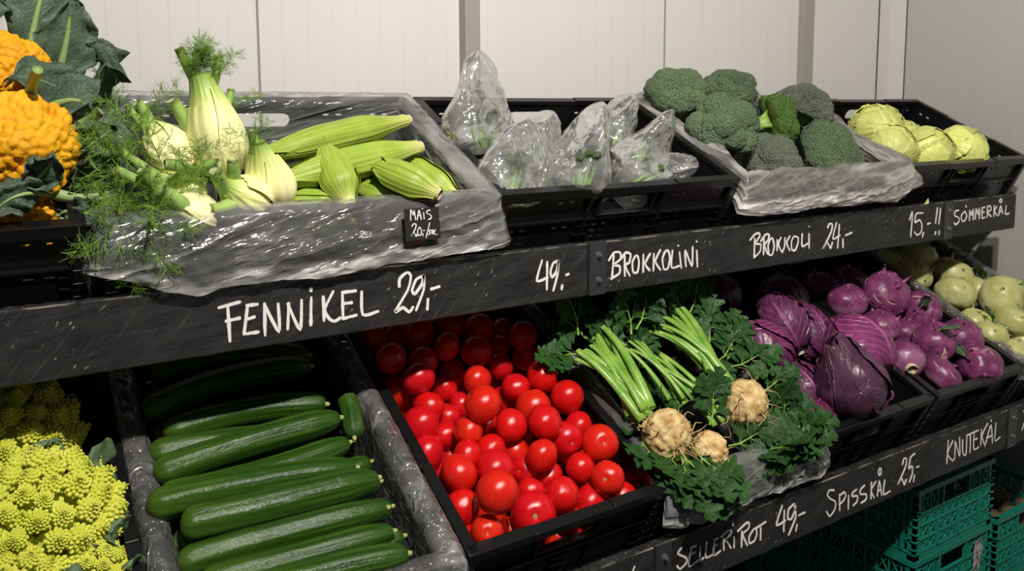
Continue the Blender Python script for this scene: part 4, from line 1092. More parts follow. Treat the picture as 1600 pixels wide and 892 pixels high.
def leaf_patch(spine, widths, normal, seed, nu=17, wave=0.012, cup=0.15, jag=0.12, freq=5.0, edge_curl=0.0):
    """blade along a bent spine; returns grid and uv; the rim is wavy and torn"""
    S = [Vector(p) for p in spine]; n = len(S)
    nrm = Vector(normal).normalized()
    A = np.zeros((n, nu, 3)); uv = []
    for i in range(n):
        t = (S[min(n - 1, i + 1)] - S[max(0, i - 1)]).normalized()
        side = t.cross(nrm).normalized(); up = side.cross(t).normalized()
        v = i / (n - 1)
        for j in range(nu):
            u = (j / (nu - 1) - 0.5) * 2
            e = abs(u)
            w = widths[i] * (1 + jag * noise.noise(Vector((seed * 7.7 + (3 if u > 0 else 0), v * freq * 2.2, 0))) + jag * 0.7 * noise.noise(Vector((seed * 3.3 + (5 if u > 0 else 0), v * freq * 6, 1))))
            z = cup * w * e * e + wave * e ** 1.5 * noise.noise(Vector((u * 2.2 + seed, v * freq, seed * 2.1))) * 2 + edge_curl * e ** 4
            q = S[i] + side * (u * w) + up * z + t * (0.15 * w * e * noise.noise(Vector((u * 3, v * freq, seed + 9))))
            A[i, j] = q; uv.append((0.5 + u * 0.5, v))
    return A, uv

def curve3(p0, p1, p2, n):
    p0, p1, p2 = Vector(p0), Vector(p1), Vector(p2)
    c = p1 * 2 - (p0 + p2) / 2
    return [p0 * (1 - t) ** 2 + c * 2 * t * (1 - t) + p2 * t * t for t in [i / (n - 1) for i in range(n)]]

def add_leaf(root, name, p0, p1, p2, width, normal, seed, mkey='cauli_leaf', rib=0.006, n=20, wave=0.014, cup=0.15, jag=0.24, start=0.12, ribm='rib_pale', tipw=0.25, thick=0.0009):
    """leaf part with its midrib as a sub-part; points in world space"""
    inv = root.matrix_world.inverted() if root.matrix_world != Matrix.Identity(4) else Matrix.Identity(4)
    loc = Matrix.LocRotScale(root.location, root.rotation_euler, root.scale).inverted()
    S = curve3(p0, p1, p2, n)
    W_ = []
    for i in range(n):
        t = i / (n - 1)
        if t < start: W_.append(width * 0.10)
        else:
            q = (t - start) / (1 - start)
            W_.append(width * (0.12 + 0.88 * sin(pi * min(1, q * 0.93 + 0.05)) ** 0.7) * (1 if q < 0.8 else 1 - (q - 0.8) / 0.2 * (1 - tipw)))
    A, uv = leaf_patch(S, W_, normal, seed, wave=wave, cup=cup, jag=jag)
    mb = MB(); mb.grid(A, uv=uv)
    mb.v = [tuple(loc @ Vector(v)) for v in mb.v]
    o = mb.build(name, M[mkey], root)
    if thick:
        s = o.modifiers.new('thickness', 'SOLIDIFY'); s.thickness = thick; s.offset = 0
    if rib:
        r = MB()
        k = int(n * 0.85)
        r.tube([loc @ (S[i] + Vector(normal).normalized() * 0.0005) for i in range(k)], [rib * (1 - 0.8 * i / k) for i in range(k)], 8)
        r.build('midrib', M[ribm], o)
    return o

# ================================================================ orange cauliflower
def curd_material(name, stops, under, bump_scale=330):
    m, nt, out = mat(name)
    v = coords(nt)
    n = noise_tex(nt, v, 12, 4)
    c = ramp(nt, n, stops).outputs[0]
    at = nt.nodes.new('ShaderNodeAttribute'); at.attribute_name = 'tone'
    c = mixc(nt, at.outputs['Fac'], under, c)
    vo = voro(nt, v, bump_scale)
    principled(nt, out, c, 0.6, 0.3, bump=mathn(nt, 'SUBTRACT', 1.0, vo), bump_d=0.0005, sss=0.10, sss_r=(0.008, 0.004, 0.001))
    M[name] = m
curd_material('orange_curd', [(0.3, (0.72, 0.29, 0.004)), (0.55, (0.82, 0.41, 0.008)), (0.8, (0.88, 0.50, 0.02))], (0.62, 0.42, 0.10))
CW = head_mesh(31, 26, 0.36, 0.68, 6, ((380, 0.085), (1700, 0.030)), -0.45, 0.92)
def cauliflower(p, r, axis, label, roll=0.0):
    root = empty('orange_cauliflower', p, rot_to(axis, roll=roll), label, 'cauliflower', 'orange cauliflowers in the left crate')
    W_, F, top = CW
    mb = MB(); mb.add(W_ * r, F, col=list(top)); mb.build('curd', M['orange_curd'], root)
    s = MB(); s.tube([(0, 0, -0.3 * r), (0, 0, -0.8 * r), (0, 0, -1.0 * r)], [0.5 * r, 0.33 * r, 0.30 * r], 16); s.build('stalk', M['rib_pale'], root)
    return root
fr = FR['cauli']
c1 = cauliflower(fr(.228, .118, .054), .067, fr.vec(-.05, -.75, .75), 'large orange cauliflower at the front left with leaves around it', 0.4)
c2 = cauliflower(fr(.222, .268, .098), .054, fr.vec(.1, -.5, .9), 'orange cauliflower behind, under big dark upright leaves', 2.0)
c3 = cauliflower(fr(.222, .090, -.050), .050, fr.vec(0, -.6, .8), 'orange cauliflower sunk low behind the crate front, in shade', 3.1)
V_ = fr.vec
def cl(root, a, b, c, w, nrm, seed, rib=0.007, **k):
    return add_leaf(root, 'leaf', fr(*a), fr(*b), fr(*c), w, fr.vec(*nrm), seed, rib=rib, **k)
# leaves of the rear head: upright, torn, one folding over to the right
cl(c2, (.255, .345, .08), (.275, .38, .16), (.300, .42, .225), .052, (.1, -1, .1), 1, 0.0065, tipw=.6)
cl(c2, (.285, .31, .05), (.305, .32, .12), (.315, .34, .185), .046, (.25, -1, .2), 2, 0.008, jag=.25, tipw=.7)
cl(c2, (.295, .27, .02), (.340, .275, .07), (.350, .28, .128), .034, (.9, -.6, .1), 3, 0.010, jag=.2, tipw=.6)
cl(c2, (.335, .285, .132), (.358, .275, .130), (.380, .265, .085), .020, (.3, -.5, .8), 4, 0.0, jag=.3)
cl(c2, (.205, .33, .12), (.205, .36, .17), (.235, .37, .190), .035, (0, -1, .3), 5, 0.007, wave=.02)
# the big dark leaf lying between the two heads
cl(c1, (.225, .180, .128), (.270, .205, .112), (.330, .215, .062), .036, (-.2, -.75, .75), 6, 0.0, cup=-.1, wave=.014)
mb = MB(); mb.tube([Matrix.LocRotScale(c1.location, c1.rotation_euler, None).inverted() @ fr(*q) for q in ((.256, .100, .176), (.250, .128, .140), (.246, .15, .10))], [.0065, .0075, .0085], 10); mb.build('leaf_stalk', M['rib_pale'], c1)
cl(c1, (.225, .20, .03), (.285, .19, .085), (.322, .155, .095), .045, (.2, -.6, .8), 7, 0.0095, start=.45)
mb = MB(); mb.tube([Matrix.LocRotScale(c1.location, c1.rotation_euler, None).inverted() @ fr(*q) for q in ((.335, .165, .085), (.305, .165, .060), (.285, .17, .04))], [.0085, .0095, .011], 10); mb.build('leaf_stalk', M['rib_pale'], c1)
cl(c1, (.285, .17, .03), (.335, .20, .03), (.385, .21, .01), .050, (.1, -.5, .9), 8, 0.006, jag=.3, wave=.02)
cl(c1, (.280, .12, -.01), (.310, .15, .03), (.325, .19, .05), .030, (.7, -.6, .5), 9, 0.004, jag=.3)
cl(c1, (.235, .045, .040), (.255, .035, .062), (.266, .030, .092), .022, (-.1, -1, .3), 10, 0.004, tipw=.2)
cl(c1, (.262, .050, .018), (.225, .025, .035), (.195, .020, .012), .024, (0, -1, .5), 11, 0.004, wave=.02)
cl(c1, (.270, .075, .005), (.310, .060, .006), (.352, .072, .022), .018, (0, -.6, .8), 12, 0.009, start=.5, jag=.3)
cl(c1, (.275, .050, -.01), (.300, .032, -.002), (.325, .020, -.012), .020, (0, -.7, .7), 13, 0.003, wave=.014)
cl(c1, (.270, .06, -.02), (.285, .03, -.02), (.300, .015, -.025), .016, (0, -.7, .7), 14, 0.003, wave=.014)
cl(c1, (.285, .11, .0), (.32, .12, .0), (.35, .13, -.01), .035, (.3, -.6, .8), 15, 0.004, jag=.3)
cl(c1, (.27, .17, -.02), (.325, .15, .0), (.345, .11, .005), .030, (.4, -.6, .7), 16, 0.004, jag=.35)

cl(c1, (.290, .10, .0), (.322, .085, .035), (.345, .080, .062), .028, (.5, -.8, .4), 17, 0.0035, jag=.35, wave=.016)
cl(c1, (.285, .13, .01), (.318, .12, .055), (.352, .13, .075), .030, (.4, -.8, .5), 18, 0.0035, jag=.35, wave=.016)
cl(c1, (.290, .075, -.01), (.325, .052, .008), (.350, .045, .020), .020, (.3, -.8, .6), 19, 0.003, jag=.3, wave=.014)

# ================================================================ fennel
def fennel_material():
    m, nt, out = mat('fennel_bulb')
    tc = nt.nodes.new('ShaderNodeTexCoord')
    sp = nt.nodes.new('ShaderNodeSeparateXYZ'); nt.links.new(tc.outputs['UV'], sp.inputs[0])
    mp = nt.nodes.new('ShaderNodeMapping'); mp.inputs['Scale'].default_value = (46, 1.4, 1)
    nt.links.new(tc.outputs['UV'], mp.inputs[0])
    st = noise_tex(nt, mp.outputs[0], 1.0, 3, 0.6)
    g = mathn(nt, 'ADD', sp.outputs[1], mathn(nt, 'MULTIPLY', mathn(nt, 'SUBTRACT', noise_tex(nt, coords(nt), 18, 2), 0.5), 0.35))
    c = ramp(nt, g, [(0.0, (0.95, 0.87, 0.52)), (0.4, (0.95, 0.90, 0.47)), (0.62, (0.86, 0.87, 0.36)), (0.82, (0.45, 0.58, 0.14)), (1.0, (0.24, 0.40, 0.07))]).outputs[0]
    c = mixc(nt, mathn(nt, 'MULTIPLY', ramp(nt, st, [(0.45, 0.0), (0.75, 1.0)]).outputs[0], 0.22), c, (0.66, 0.68, 0.24))
    # brown bruises
    br = ramp(nt, noise_tex(nt, coords(nt, scale=(1, 1, .6)), 32, 3), [(0.66, 0.0), (0.74, 1.0)]).outputs[0]
    c = mixc(nt, mathn(nt, 'MULTIPLY', br, 0.55), c, (0.33, 0.19, 0.07))
    principled(nt, out, c, 0.38, 0.45, bump=st, bump_d=0.0012, sss=0.12, sss_r=(0.008, 0.008, 0.004))
    M['fennel_bulb'] = m
fennel_material()
veg_material('fennel_stalk', [(0.3, (0.22, 0.38, 0.08)), (0.7, (0.40, 0.54, 0.15))], 60, 0.4, 0.45, 200, 0.0004)
simple('fennel_cut', (0.42, 0.50, 0.22), 0.7, 0.3, 700, 0.35, 0.0005)
veg_material('frond_green', [(0.3, (0.12, 0.26, 0.025)), (0.7, (0.26, 0.42, 0.06))], 60, 0.55, 0.3)

FROND = {}
def frond_mesh(seed, L=0.11):
    """feathery spray growing along +Z"""
    rg = random.Random(seed)
    mb = MB()
    def wire(p, d, L_, r, bend, n=4):
        P = [p.copy()]; dd = d.normalized()
        for i in range(n):
            dd = (dd + Vector((rg.uniform(-1, 1), rg.uniform(-1, 1), rg.uniform(-1, 1))) * bend).normalized()
            P.append(P[-1] + dd * (L_ / n))
        mb.tube(P, [r * (1 - 0.6 * i / n) for i in range(n + 1)], 3, False)
        return P, dd
    stem, _ = wire(Vector((0, 0, 0)), Vector((rg.uniform(-.2, .2), rg.uniform(-.2, .2), 1)), L, 0.0014, 0.14, 7)
    for i in range(1, 8):
        for s in range(3):
            a = rg.uniform(0, 2 * pi)
            d = Vector((cos(a), sin(a), rg.uniform(0.3, 1.0)))
            br, dd = wire(stem[i], d, L * rg.uniform(0.25, 0.45) * (1.2 - i / 12), 0.0008, 0.22, 4)
            for q in range(1, 5):
                for w in range(3):
                    d2 = (dd + Vector((rg.uniform(-1, 1), rg.uniform(-1, 1), rg.uniform(-1, 1))) * 0.9)
                    wire(br[q], d2, L * rg.uniform(0.10, 0.22), 0.00048, 0.22, 3)
    return mb
def frond(root, p, d, L, seed, loc=None):
    k = seed % 5
    if k not in FROND:
        tmp = frond_mesh(k + 40).build('frond', M['frond_green'])
        FROND[k] = tmp.data
        bpy.data.objects.remove(tmp, do_unlink=True)
    o = bpy.data.objects.new('frond', FROND[k]); COL.objects.link(o)
    inv = Matrix.LocRotScale(root.location, root.rotation_euler, None).inverted()
    Mx = inv @ Matrix.Translation(Vector(p)) @ Vector(d).to_track_quat('Z', 'Y').to_matrix().to_4x4() @ Matrix.Rotation(seed * 1.7, 4, 'Z') @ Matrix.Scale(L / 0.11, 4)
    o.parent = root; o.matrix_basis = Mx
    return o

def fennel(pbase, ptop, r, label, seed, stalks=(), fronds=(), flat=0.72, roll=0.0, neck=0.30):
    """bulb from root end to neck; stalks: list of world polylines with radius; fronds: (point, dir, length)"""
    p0, p1 = Vector(pbase), Vector(ptop); ax = p1 - p0; L = ax.length
    root = empty('fennel_bulb', p0.lerp(p1, 0.4) - Vector((0, 0, r * .7)), label=label, cat='fennel', group='fennel bulbs in the film lined crate')
    q = ax.normalized().to_track_quat('Z', 'Y').to_matrix().to_4x4() @ Matrix.Rotation(roll, 4, 'Z')
    Mx = Matrix.Translation(p0 - root.location) @ q
    def prof(t):
        a = min(1.0, t / 0.36)
        f = 0.34 + 0.66 * sin(max(0, a) * pi / 2) ** 0.8
        if t > 0.36: f = neck + (1 - neck) * (0.5 + 0.5 * cos(pi * min(1, (t - 0.36) / 0.64))) ** 0.9
        return f * r
    def shell(th0, span, t0, t1, off, nth, nt_, edge=0.0):
        A = np.zeros((nt_, nth, 3)); uv = []
        for i in range(nt_):
            t = t0 + (t1 - t0) * i / (nt_ - 1)
            for j in range(nth):
                u = j / (nth - 1); th = th0 + (u - 0.5) * span * (1 - 0.45 * max(0, (t - 0.35)) / 0.65 if edge else 1)
                e = abs(2 * u - 1)
                rr = prof(t) + off * sin(pi * min(1, max(0.0, t * 1.1))) ** 0.3 + 0.0009 * cos(15 * th + seed) * (1 if t < .95 else .3) + 0.002 * noise.noise(Vector((cos(th), sin(th), t * 3 + seed * 3)))
                rr += edge * 0.002 * e ** 3
                A[i, j] = Mx @ Vector((rr * cos(th), rr * sin(th) * flat, t * L)); uv.append((th / 6.283 + .5, t))
        return A, uv
    mb = MB(); A, uv = shell(0, 2 * pi, 0, 1, 0, 45, 34); mb.grid(A, uv=uv)
    mb.f.append(tuple(range(43, -1, -1))); mb.mi.append(0)
    k = len(mb.v); mb.f.append(tuple(range(k - 45, k - 1))); mb.mi.append(0)
    mb.build('bulb', M['fennel_bulb'], root)
    for j in range(3):
        A, uv = shell(j * 2.1 + seed, 2.4 - 0.3 * j, 0.03 + .03 * j, 0.86 - 0.07 * j, 0.0022 + 0.0012 * j, 26, 24, 1.0)
        lf = MB(); lf.grid(A, uv=uv); lf.build('outer_layer', M['fennel_bulb'], root)
    for pts, rad in stalks:
        s = MB(); W_ = [Vector(x) - root.location for x in pts]
        C3 = curve3(W_[0], W_[1], W_[2], 8)
        s.tube(C3, [rad * (1.25 - 0.3 * i / 7) for i in range(8)], 12, squash=0.85)
        so = s.build('stalk', M['fennel_stalk'], root)
        e = MB(); d = (C3[-1] - C3[-2]).normalized()
        e.tube([C3[-1] - d * .001, C3[-1] + d * 0.0008], [rad * 0.9, rad * .88], 12, squash=.85)
        e.build('cut_end', M['fennel_cut'], so)
    for i, (p, d, ln) in enumerate(fronds):
        frond(root, p, d, ln, seed * 3 + i)
    return root
fr = FR['fennel']; v = fr.vec
fennel(fr(-.115, .130, -.02), fr(-.150, .205, .130), .054, 'tall fennel bulb standing upright with a green feathery crown', 1,
       [((fr(-.145, .20, .10)), fr(-.160, .205, .135), fr(-.178, .212, .160), .008), ] and [((fr(-.148, .205, .10), fr(-.165, .208, .135), fr(-.180, .215, .165)), .008), ((fr(-.135, .205, .09), fr(-.125, .21, .120), fr(-.122, .215, .155)), .0075), ((fr(-.155, .16, .03), fr(-.175, .18, .065), fr(-.190, .19, .090)), .011), ((fr(-.120, .19, .06), fr(-.105, .20, .08), fr(-.100, .21, .10)), .007)],
       [(fr(-.155 + .004 * q, .21, .122), v(-.9 + .22 * q, -.3 + .13 * (q % 5), 1), .036 + .006 * (q % 3)) for q in range(9)] + [(fr(-.152, .21, .128), v(-.2, .0, 1), .050), (fr(-.148, .21, .128), v(.2, .1, 1), .048), (fr(-.152, .21, .130), v(.4, 0, 1), .042), (fr(-.152, .21, .132), v(-.3, 0, 1), .045), (fr(-.147, .21, .130), v(0, .4, 1), .052), (fr(-.144, .21, .126), v(.5, .2, .8), .038), (fr(-.150, .208, .126), v(.1, -.3, 1), .045), (fr(-.155, .206, .130), v(-.4, -.3, .9), .038), (fr(-.146, .214, .128), v(.3, .3, 1), .046), (fr(-.150, .206, .130), v(-.1, -.2, 1), .05), (fr(-.10, .21, .06), v(.6, .2, .8), .05), (fr(-.19, .10, .05), v(.6, -.4, .5), .055)], flat=.78, neck=.40)
fennel(fr(-.165, .140, .0), fr(-.222, .225, .036), .049, 'creamy fennel bulb lying at the back left with two cut stalks', 2,
       [((fr(-.215, .22, .03), fr(-.222, .235, .05), fr(-.232, .24, .062)), .009), ((fr(-.225, .225, .03), fr(-.238, .235, .045), fr(-.246, .24, .058)), .006)],
       [(fr(-.25, .29, .0), v(-.2, .4, .8), .09), (fr(-.24, .30, .0), v(-.7, .2, .4), .09), (fr(-.22, .31, .0), v(.5, .1, .6), .08)])
fennel(fr(-.085, .055, -.025), fr(-.150, .040, .030), .044, 'fennel bulb at the front middle with two short upright stumps', 3,
       [((fr(-.140, .04, .015), fr(-.152, .035, .038), fr(-.160, .032, .055)), .010), ((fr(-.125, .055, .02), fr(-.130, .05, .045), fr(-.132, .05, .062)), .0085), ((fr(-.13, .03, -.0), fr(-.155, .018, .0), fr(-.172, .01, .006)), .010)],
       [(fr(-.165, .06, .02), v(-.3, .3, .7), .06), (fr(-.165, .04, .015), v(-.6, -.2, .3), .055)])
fennel(fr(-.055, .060, -.035), fr(-.088, .085, .072), .039, 'fennel bulb standing beside the corn with a small green tuft', 4,
       [((fr(-.086, .085, .055), fr(-.092, .088, .075), fr(-.095, .09, .088)), .006)],
       [(fr(-.090, .087, .065), v(-.3, 0, 1), .045), (fr(-.088, .087, .065), v(.3, .1, 1), .04), (fr(-.092, .087, .062), v(-.7, .1, .7), .045)], neck=.34)
fennel(fr(-.150, .030, -.035), fr(-.245, .045, .015), .041, 'fennel bulb lowest at the front left with thick green stalks', 5,
       [((fr(-.215, .035, .000), fr(-.235, .040, .030), fr(-.252, .046, .055)), .0125), ((fr(-.195, .02, .0), fr(-.215, .02, .018), fr(-.232, .022, .034)), .0125), ((fr(-.20, .015, -.02), fr(-.215, .012, -.012), fr(-.232, .01, -.006)), .008), ((fr(-.225, .05, .01), fr(-.26, .06, .03), fr(-.285, .065, .045)), .008)],
       [(fr(-.262, .035, .0), v(-.4, -.1, .6), .085), (fr(-.265, .02, -.01), v(-.4, -.4, .1), .10), (fr(-.25, .02, -.005), v(.1, -.4, .2), .085), (fr(-.262, .06, .02), v(-.5, .0, .6), .085), (fr(-.26, .09, .03), v(-.4, .2, .6), .085), (fr(-.255, .05, -.01), v(-.6, .2, .2), .075), (fr(-.24, .03, .0), v(-.2, -.2, .8), .07), (fr(-.268, .02, -.02), v(-.1, -.7, -.5), .085), (fr(-.255, .01, -.01), v(.3, -.7, -.3), .075), (fr(-.24, .01, -.01), v(.4, -.5, .0), .06), (fr(-.235, .015, -.02), v(0, -.8, -.9), .075), (fr(-.258, .03, .0), v(-.5, -.5, .4), .08)])
fennel(fr(-.160, .100, -.045), fr(-.238, .100, .012), .042, 'fennel bulb half hidden in the middle with hollow cut stalks', 6,
       [((fr(-.215, .095, .0), fr(-.19, .07, .035), fr(-.222, .062, .052)), .009), ((fr(-.19, .09, .01), fr(-.165, .07, .04), fr(-.150, .06, .052)), .0085), ((fr(-.225, .10, .01), fr(-.25, .105, .03), fr(-.275, .11, .05)), .008)],
       [(fr(-.23, .11, .03), v(-.5, .1, .7), .10), (fr(-.22, .10, .03), v(-.2, .2, .7), .08), (fr(-.20, .08, .03), v(-.1, -.4, .6), .06), (fr(-.18, .06, .02), v(.2, -.5, .4), .055)])
# ================================================================ clear film: crate liners
def liner(frame, W_, D_, H, label, over, seed, inner=0.0, rough_amp=0.006, name='plastic_liner', hem=None, corner=0.02, puff=0.008, top_lift=0.006, film='liner_film'):
    """sheet lining a crate: up the inside, over the rim and down outside; over(side, u) gives the drop outside"""
    root = empty(name, frame(0, D_ / 2, -H + 0.01), (TILT, 0, 0), label, 'plastic film')
    hw, hd = W_ / 2, D_ / 2
    # perimeter parameter: front, right, back, left
    per = []
    def seg(a, b, n, side):
        for i in range(n):
            t = i / n
            per.append((a[0] + (b[0] - a[0]) * t, a[1] + (b[1] - a[1]) * t, side, t))
    nf, nsd = int(W_ / 0.006), int(D_ / 0.006)
    seg((-hw, -hd), (hw, -hd), nf, 0); seg((hw, -hd), (hw, hd), nsd, 1); seg((hw, hd), (-hw, hd), nf, 2); seg((-hw, hd), (-hw, -hd), nsd, 3)
    m = len(per)
    nin, nout = 16, 22
    rows = nin + 3 + nout
    A = np.zeros((rows, m, 3))
    nrm = {0: (0, -1), 1: (1, 0), 2: (0, 1), 3: (-1, 0)}
    for j, (x, y, side, t) in enumerate(per):
        nx, ny = nrm[side]
        # round the corners
        L = W_ if side in (0, 2) else D_
        dl = min(t * L, (1 - t) * L)
        if dl < corner:
            a = 0.5 * (1 - dl / corner)
            o = nrm[(side + (1 if t > .5 else 3)) % 4]
            nx, ny = nx * (1 - a) + o[0] * a, ny * (1 - a) + o[1] * a
            q = sqrt(nx * nx + ny * ny); nx, ny = nx / q, ny / q
        drop, puf = over(side, t)
        lift = top_lift * (0.5 + noise.noise(Vector((x * 14 + seed, y * 14, 2))))
        for i in range(rows):
            if i < nin:
                f = i / nin
                off = -0.030 - 0.002 + 0.004 * f; z = -H + 0.018 + (H - 0.014) * f
                amp = rough_amp * (0.9 - 0.4 * f)
            elif i < nin + 3:
                f = (i - nin) / 2
                off = -0.022 + 0.030 * f; z = 0.004 + lift * (1 - abs(2 * f - 1)) ; amp = 0.002
            else:
                f = (i - nin - 2) / nout
                off = 0.007 + puf * sin(pi * min(1, max(0, f) * 0.8)) ** 0.8 + 0.002; z = 0.002 - drop * f
                if side == 0: off += drop * f * st_; z = 0.002 - drop * f * ct
                amp = rough_amp * min(1, f * 3)
            s = x * abs(ny) + y * abs(nx)
            # vertical pleats, slanting creases, and small crumples
            n1 = noise.noise(Vector((s * 38 + seed * 3 + side * 9, z * 5, seed)))
            n2 = noise.noise(Vector((s * 10 + z * 32 + seed, z * 26 - s * 9, seed * 2.0 + side)))
            n3 = noise.noise(Vector((x * 75, y * 75 + z * 60, z * 90 + seed)))
            cre = 1 - abs(n2) * 2.4
            d = amp * (0.7 * n1 + 0.9 * cre * 0.6 + 0.45 * n3)
            if i < nin: d = -abs(d) * 0.8 if off + d > -0.03 else d
            else: d = max(d, -0.35 * amp) + 0.001
            zz = z + 0.5 * amp * n3
            A[i, j] = (x + nx * (off + d), y + ny * (off + d), zz + H - 0.01)
    mb = MB(); mb.grid(A, closev=True)
    mb.build('film', M[film], root)
    return root
def ov_fennel(side, t):
    if side == 0: return (0.062 + 0.040 * min(1, t / .18) - .020 * max(0, t - .2) / .8 + 0.010 * noise.noise(Vector((t * 5, 1, 0))), 0.010)
    if side == 1: return (0.05 + 0.09 * (1 - t) ** 2 * 0.5, 0.006)
    if side == 2: return (0.03, 0.004)
    return (0.05 + 0.07 * t, 0.010)
liner(FR['fennel'], .61, .40, UH, 'clear wrinkled film lining the fennel and corn crate, draped over its front', ov_fennel, 1, rough_amp=.0065)
def ov_brok(side, t):
    if side == 0: return (0.070 + 0.010 * noise.noise(Vector((t * 4, 3, 0))) - .03 * max(0, t - .85) / .15, 0.024)
    if side == 1: return (0.05 * (1 - t) + 0.012, 0.012)
    if side == 2: return (0.02, 0.004)
    return (0.05 * t + 0.012, 0.008)
liner(FR['brokkoli'], .60, .40, UH, 'bunched clear film spilling over the front of the broccoli crate', ov_brok, 2, rough_amp=.0045, top_lift=.020, film='bunched_film')
def ov_cuc(side, t):
    if side == 0: return (0.05, 0.01)
    if side in (1, 3): return (0.045 + 0.012 * noise.noise(Vector((t * 9, side, 0))), 0.004)
    return (0.02, 0.004)
liner(FR['cucumber'], .395, .60, LH, 'crinkled clear film folded over both sides of the cucumber crate', ov_cuc, 3, rough_amp=.006, top_lift=.012, film='side_film')
def ov_cel(side, t):
    if side == 0: return (0.064 + 0.008 * noise.noise(Vector((t * 4, 7, 0))), 0.010)
    if side == 1: return (0.03, 0.004)
    if side == 3: return (0.03, 0.003)
    return (0.02, 0.004)
liner(FR['celeriac'], .395, .60, LH, 'grey shining film lining the celeriac crate, hanging down its front', ov_cel, 4, rough_amp=.007)
def ov_green(side, t):
    return (0.045 if side == 3 else 0.03, 0.004)
liner(FR['green'], .395, .60, LH, 'pale film folded over the side of the green kohlrabi crate', ov_green, 5, rough_amp=.006, film='side_film')

# ================================================================ bags of broccolini
def bag(pb, pa, rx, ry, label, seed, flat=0.25, fold=(1, 0), crump=0.010, power=0.48):
    """knotted-open plastic bag: plump foot at pb, gathered to a flat corner at pa"""
    b, a = Vector(pb), Vector(pa)
    root = empty('plastic_bag', b, label=label, cat='plastic bag', group='bags of broccolini')
    n, m = 44, 64
    A = np.zeros((n, m, 3)); ax = a - b; L = ax.length
    q = ax.normalized().to_track_quat('Z', 'Y').to_matrix()
    for i in range(n):
        t = i / (n - 1)
        w = sqrt(max(0, 1 - (1 - min(1, t / 0.22)) ** 2)) if t < 0.22 else (1 - (t - 0.22) / 0.78) ** power
        fx = max(w, 0.02 + 0.05 * t); fy = max(w * (1 - (1 - flat) * max(0, t - .2) / .8), 0.006)
        for j in range(m):
            th = 2 * pi * j / m
            x, y = cos(th), sin(th)
            d = Vector((x, y, t * 2.2))
            r1 = 1 - abs(noise.noise(d * 1.15 + Vector((seed * 5, 0, 0)))) * 2
            r2 = 1 - abs(noise.noise(d * 3.4 + Vector((0, seed * 5, 0)))) * 2
            r3 = noise.noise(d * 8 + Vector((0, 0, seed * 3)))
            off = crump * (1.1 * r1 + 0.35 * r2 + 0.10 * r3) * min(1, 5 * t + .2) * (1 if t < .9 else (1 - t) * 10 * .8 + .2)
            p = Vector((x * (rx * fx + off), y * (ry * fy + off * .8), t * L))
            A[i, j] = q @ p
    mb = MB(); mb.grid(A, closev=True)
    mb.build('film', M['bag_film'], root)
    return root
simple('broccolini_stem', (0.22, 0.40, 0.07), 0.45, 0.4, 60, 0.3, 0.0005)
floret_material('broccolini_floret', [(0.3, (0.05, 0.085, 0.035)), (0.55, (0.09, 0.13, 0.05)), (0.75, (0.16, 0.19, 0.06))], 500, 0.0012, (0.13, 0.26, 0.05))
BW = head_mesh(51, 7, .5, .6, 4, ((160, .06),), -.2, .8)
def broccolini(p0, d, label, seed, n=9, L=.13, spread=.3):
    """small bunch, stems together at p0 and florets fanning along d"""
    root = empty('broccolini_bunch', p0, label=label, cat='broccolini', group='broccolini bunches inside the bags')
    rg = random.Random(seed); d = Vector(d).normalized()
    a = d.orthogonal().normalized(); b = d.cross(a)
    for i in range(n):
        u, w = rg.uniform(-1, 1), rg.uniform(-1, 1)
        o = (a * u + b * w) * 0.016; e = d * L * rg.uniform(.8, 1.1) + (a * u + b * w) * L * spread * .5
        s = MB(); s.tube([o, o * 1.2 + e * .5, o + e], [.0042, .0036, .003], 7); so = s.build('stem', M['broccolini_stem'], root)
        W_, F, top = BW
        f = MB(); r = rg.uniform(.008, .013)
        R = e.normalized().to_track_quat('Z', 'Y').to_matrix()
        f.add([R @ Vector(w_ * r) + o + e for w_ in W_], F, col=list(top)); f.build('floret', M['broccolini_floret'], root)
    return root
fr = FR['brokkolini']; v = fr.vec
BAGS = [((-.235, .205, -.035), (-.232, .290, .150), .082, .055, 'tall clear bag of broccolini rising to a point against the wall', 1, .3, ((-.222, .205, -.015), (-.12, .4, 1.0))),
        ((-.225, .070, -.075), (-.215, .105, .092), .083, .058, 'clear bag of broccolini at the front left, peaked and crumpled', 2, .4, ((-.22, .08, -.05), (.2, .3, 1))),
        ((-.085, .090, -.08), (-.012, .150, .108), .100, .062, 'upright clear bag at the front middle, green stems showing at bottom', 3, .5, ((-.10, .04, -.02), (.0, .25, 1))),
        ((-.130, .190, -.05), (-.080, .205, .060), .075, .060, 'milky bag of broccolini behind the upright middle one', 4, .5, ((-.13, .17, -.03), (.2, .3, 1))),
        ((.100, .240, -.055), (.172, .265, .075), .075, .06, 'clear bag at the back right, below the leftmost broccoli head', 5, .4, ((.11, .22, -.04), (.3, .4, .8))),
        ((.110, .130, -.06), (.168, .128, .100), .078, .055, 'clear bag with a sharp transparent peak, right of the middle', 6, .3, ((.12, .11, -.03), (0, .3, 1))),
        ((.035, .100, -.060), (.245, .085, -.004), .048, .050, 'clear bag lying flat along the front right of the crate', 7, .6, ((.06, .06, -.045), (1, .1, .3))),
        ((-.245, .140, -.09), (-.19, .150, .005), .062, .05, 'clear bag low at the left, below the tall pointed one', 8, .6, ((-.24, .12, -.06), (.6, .2, .3)))]
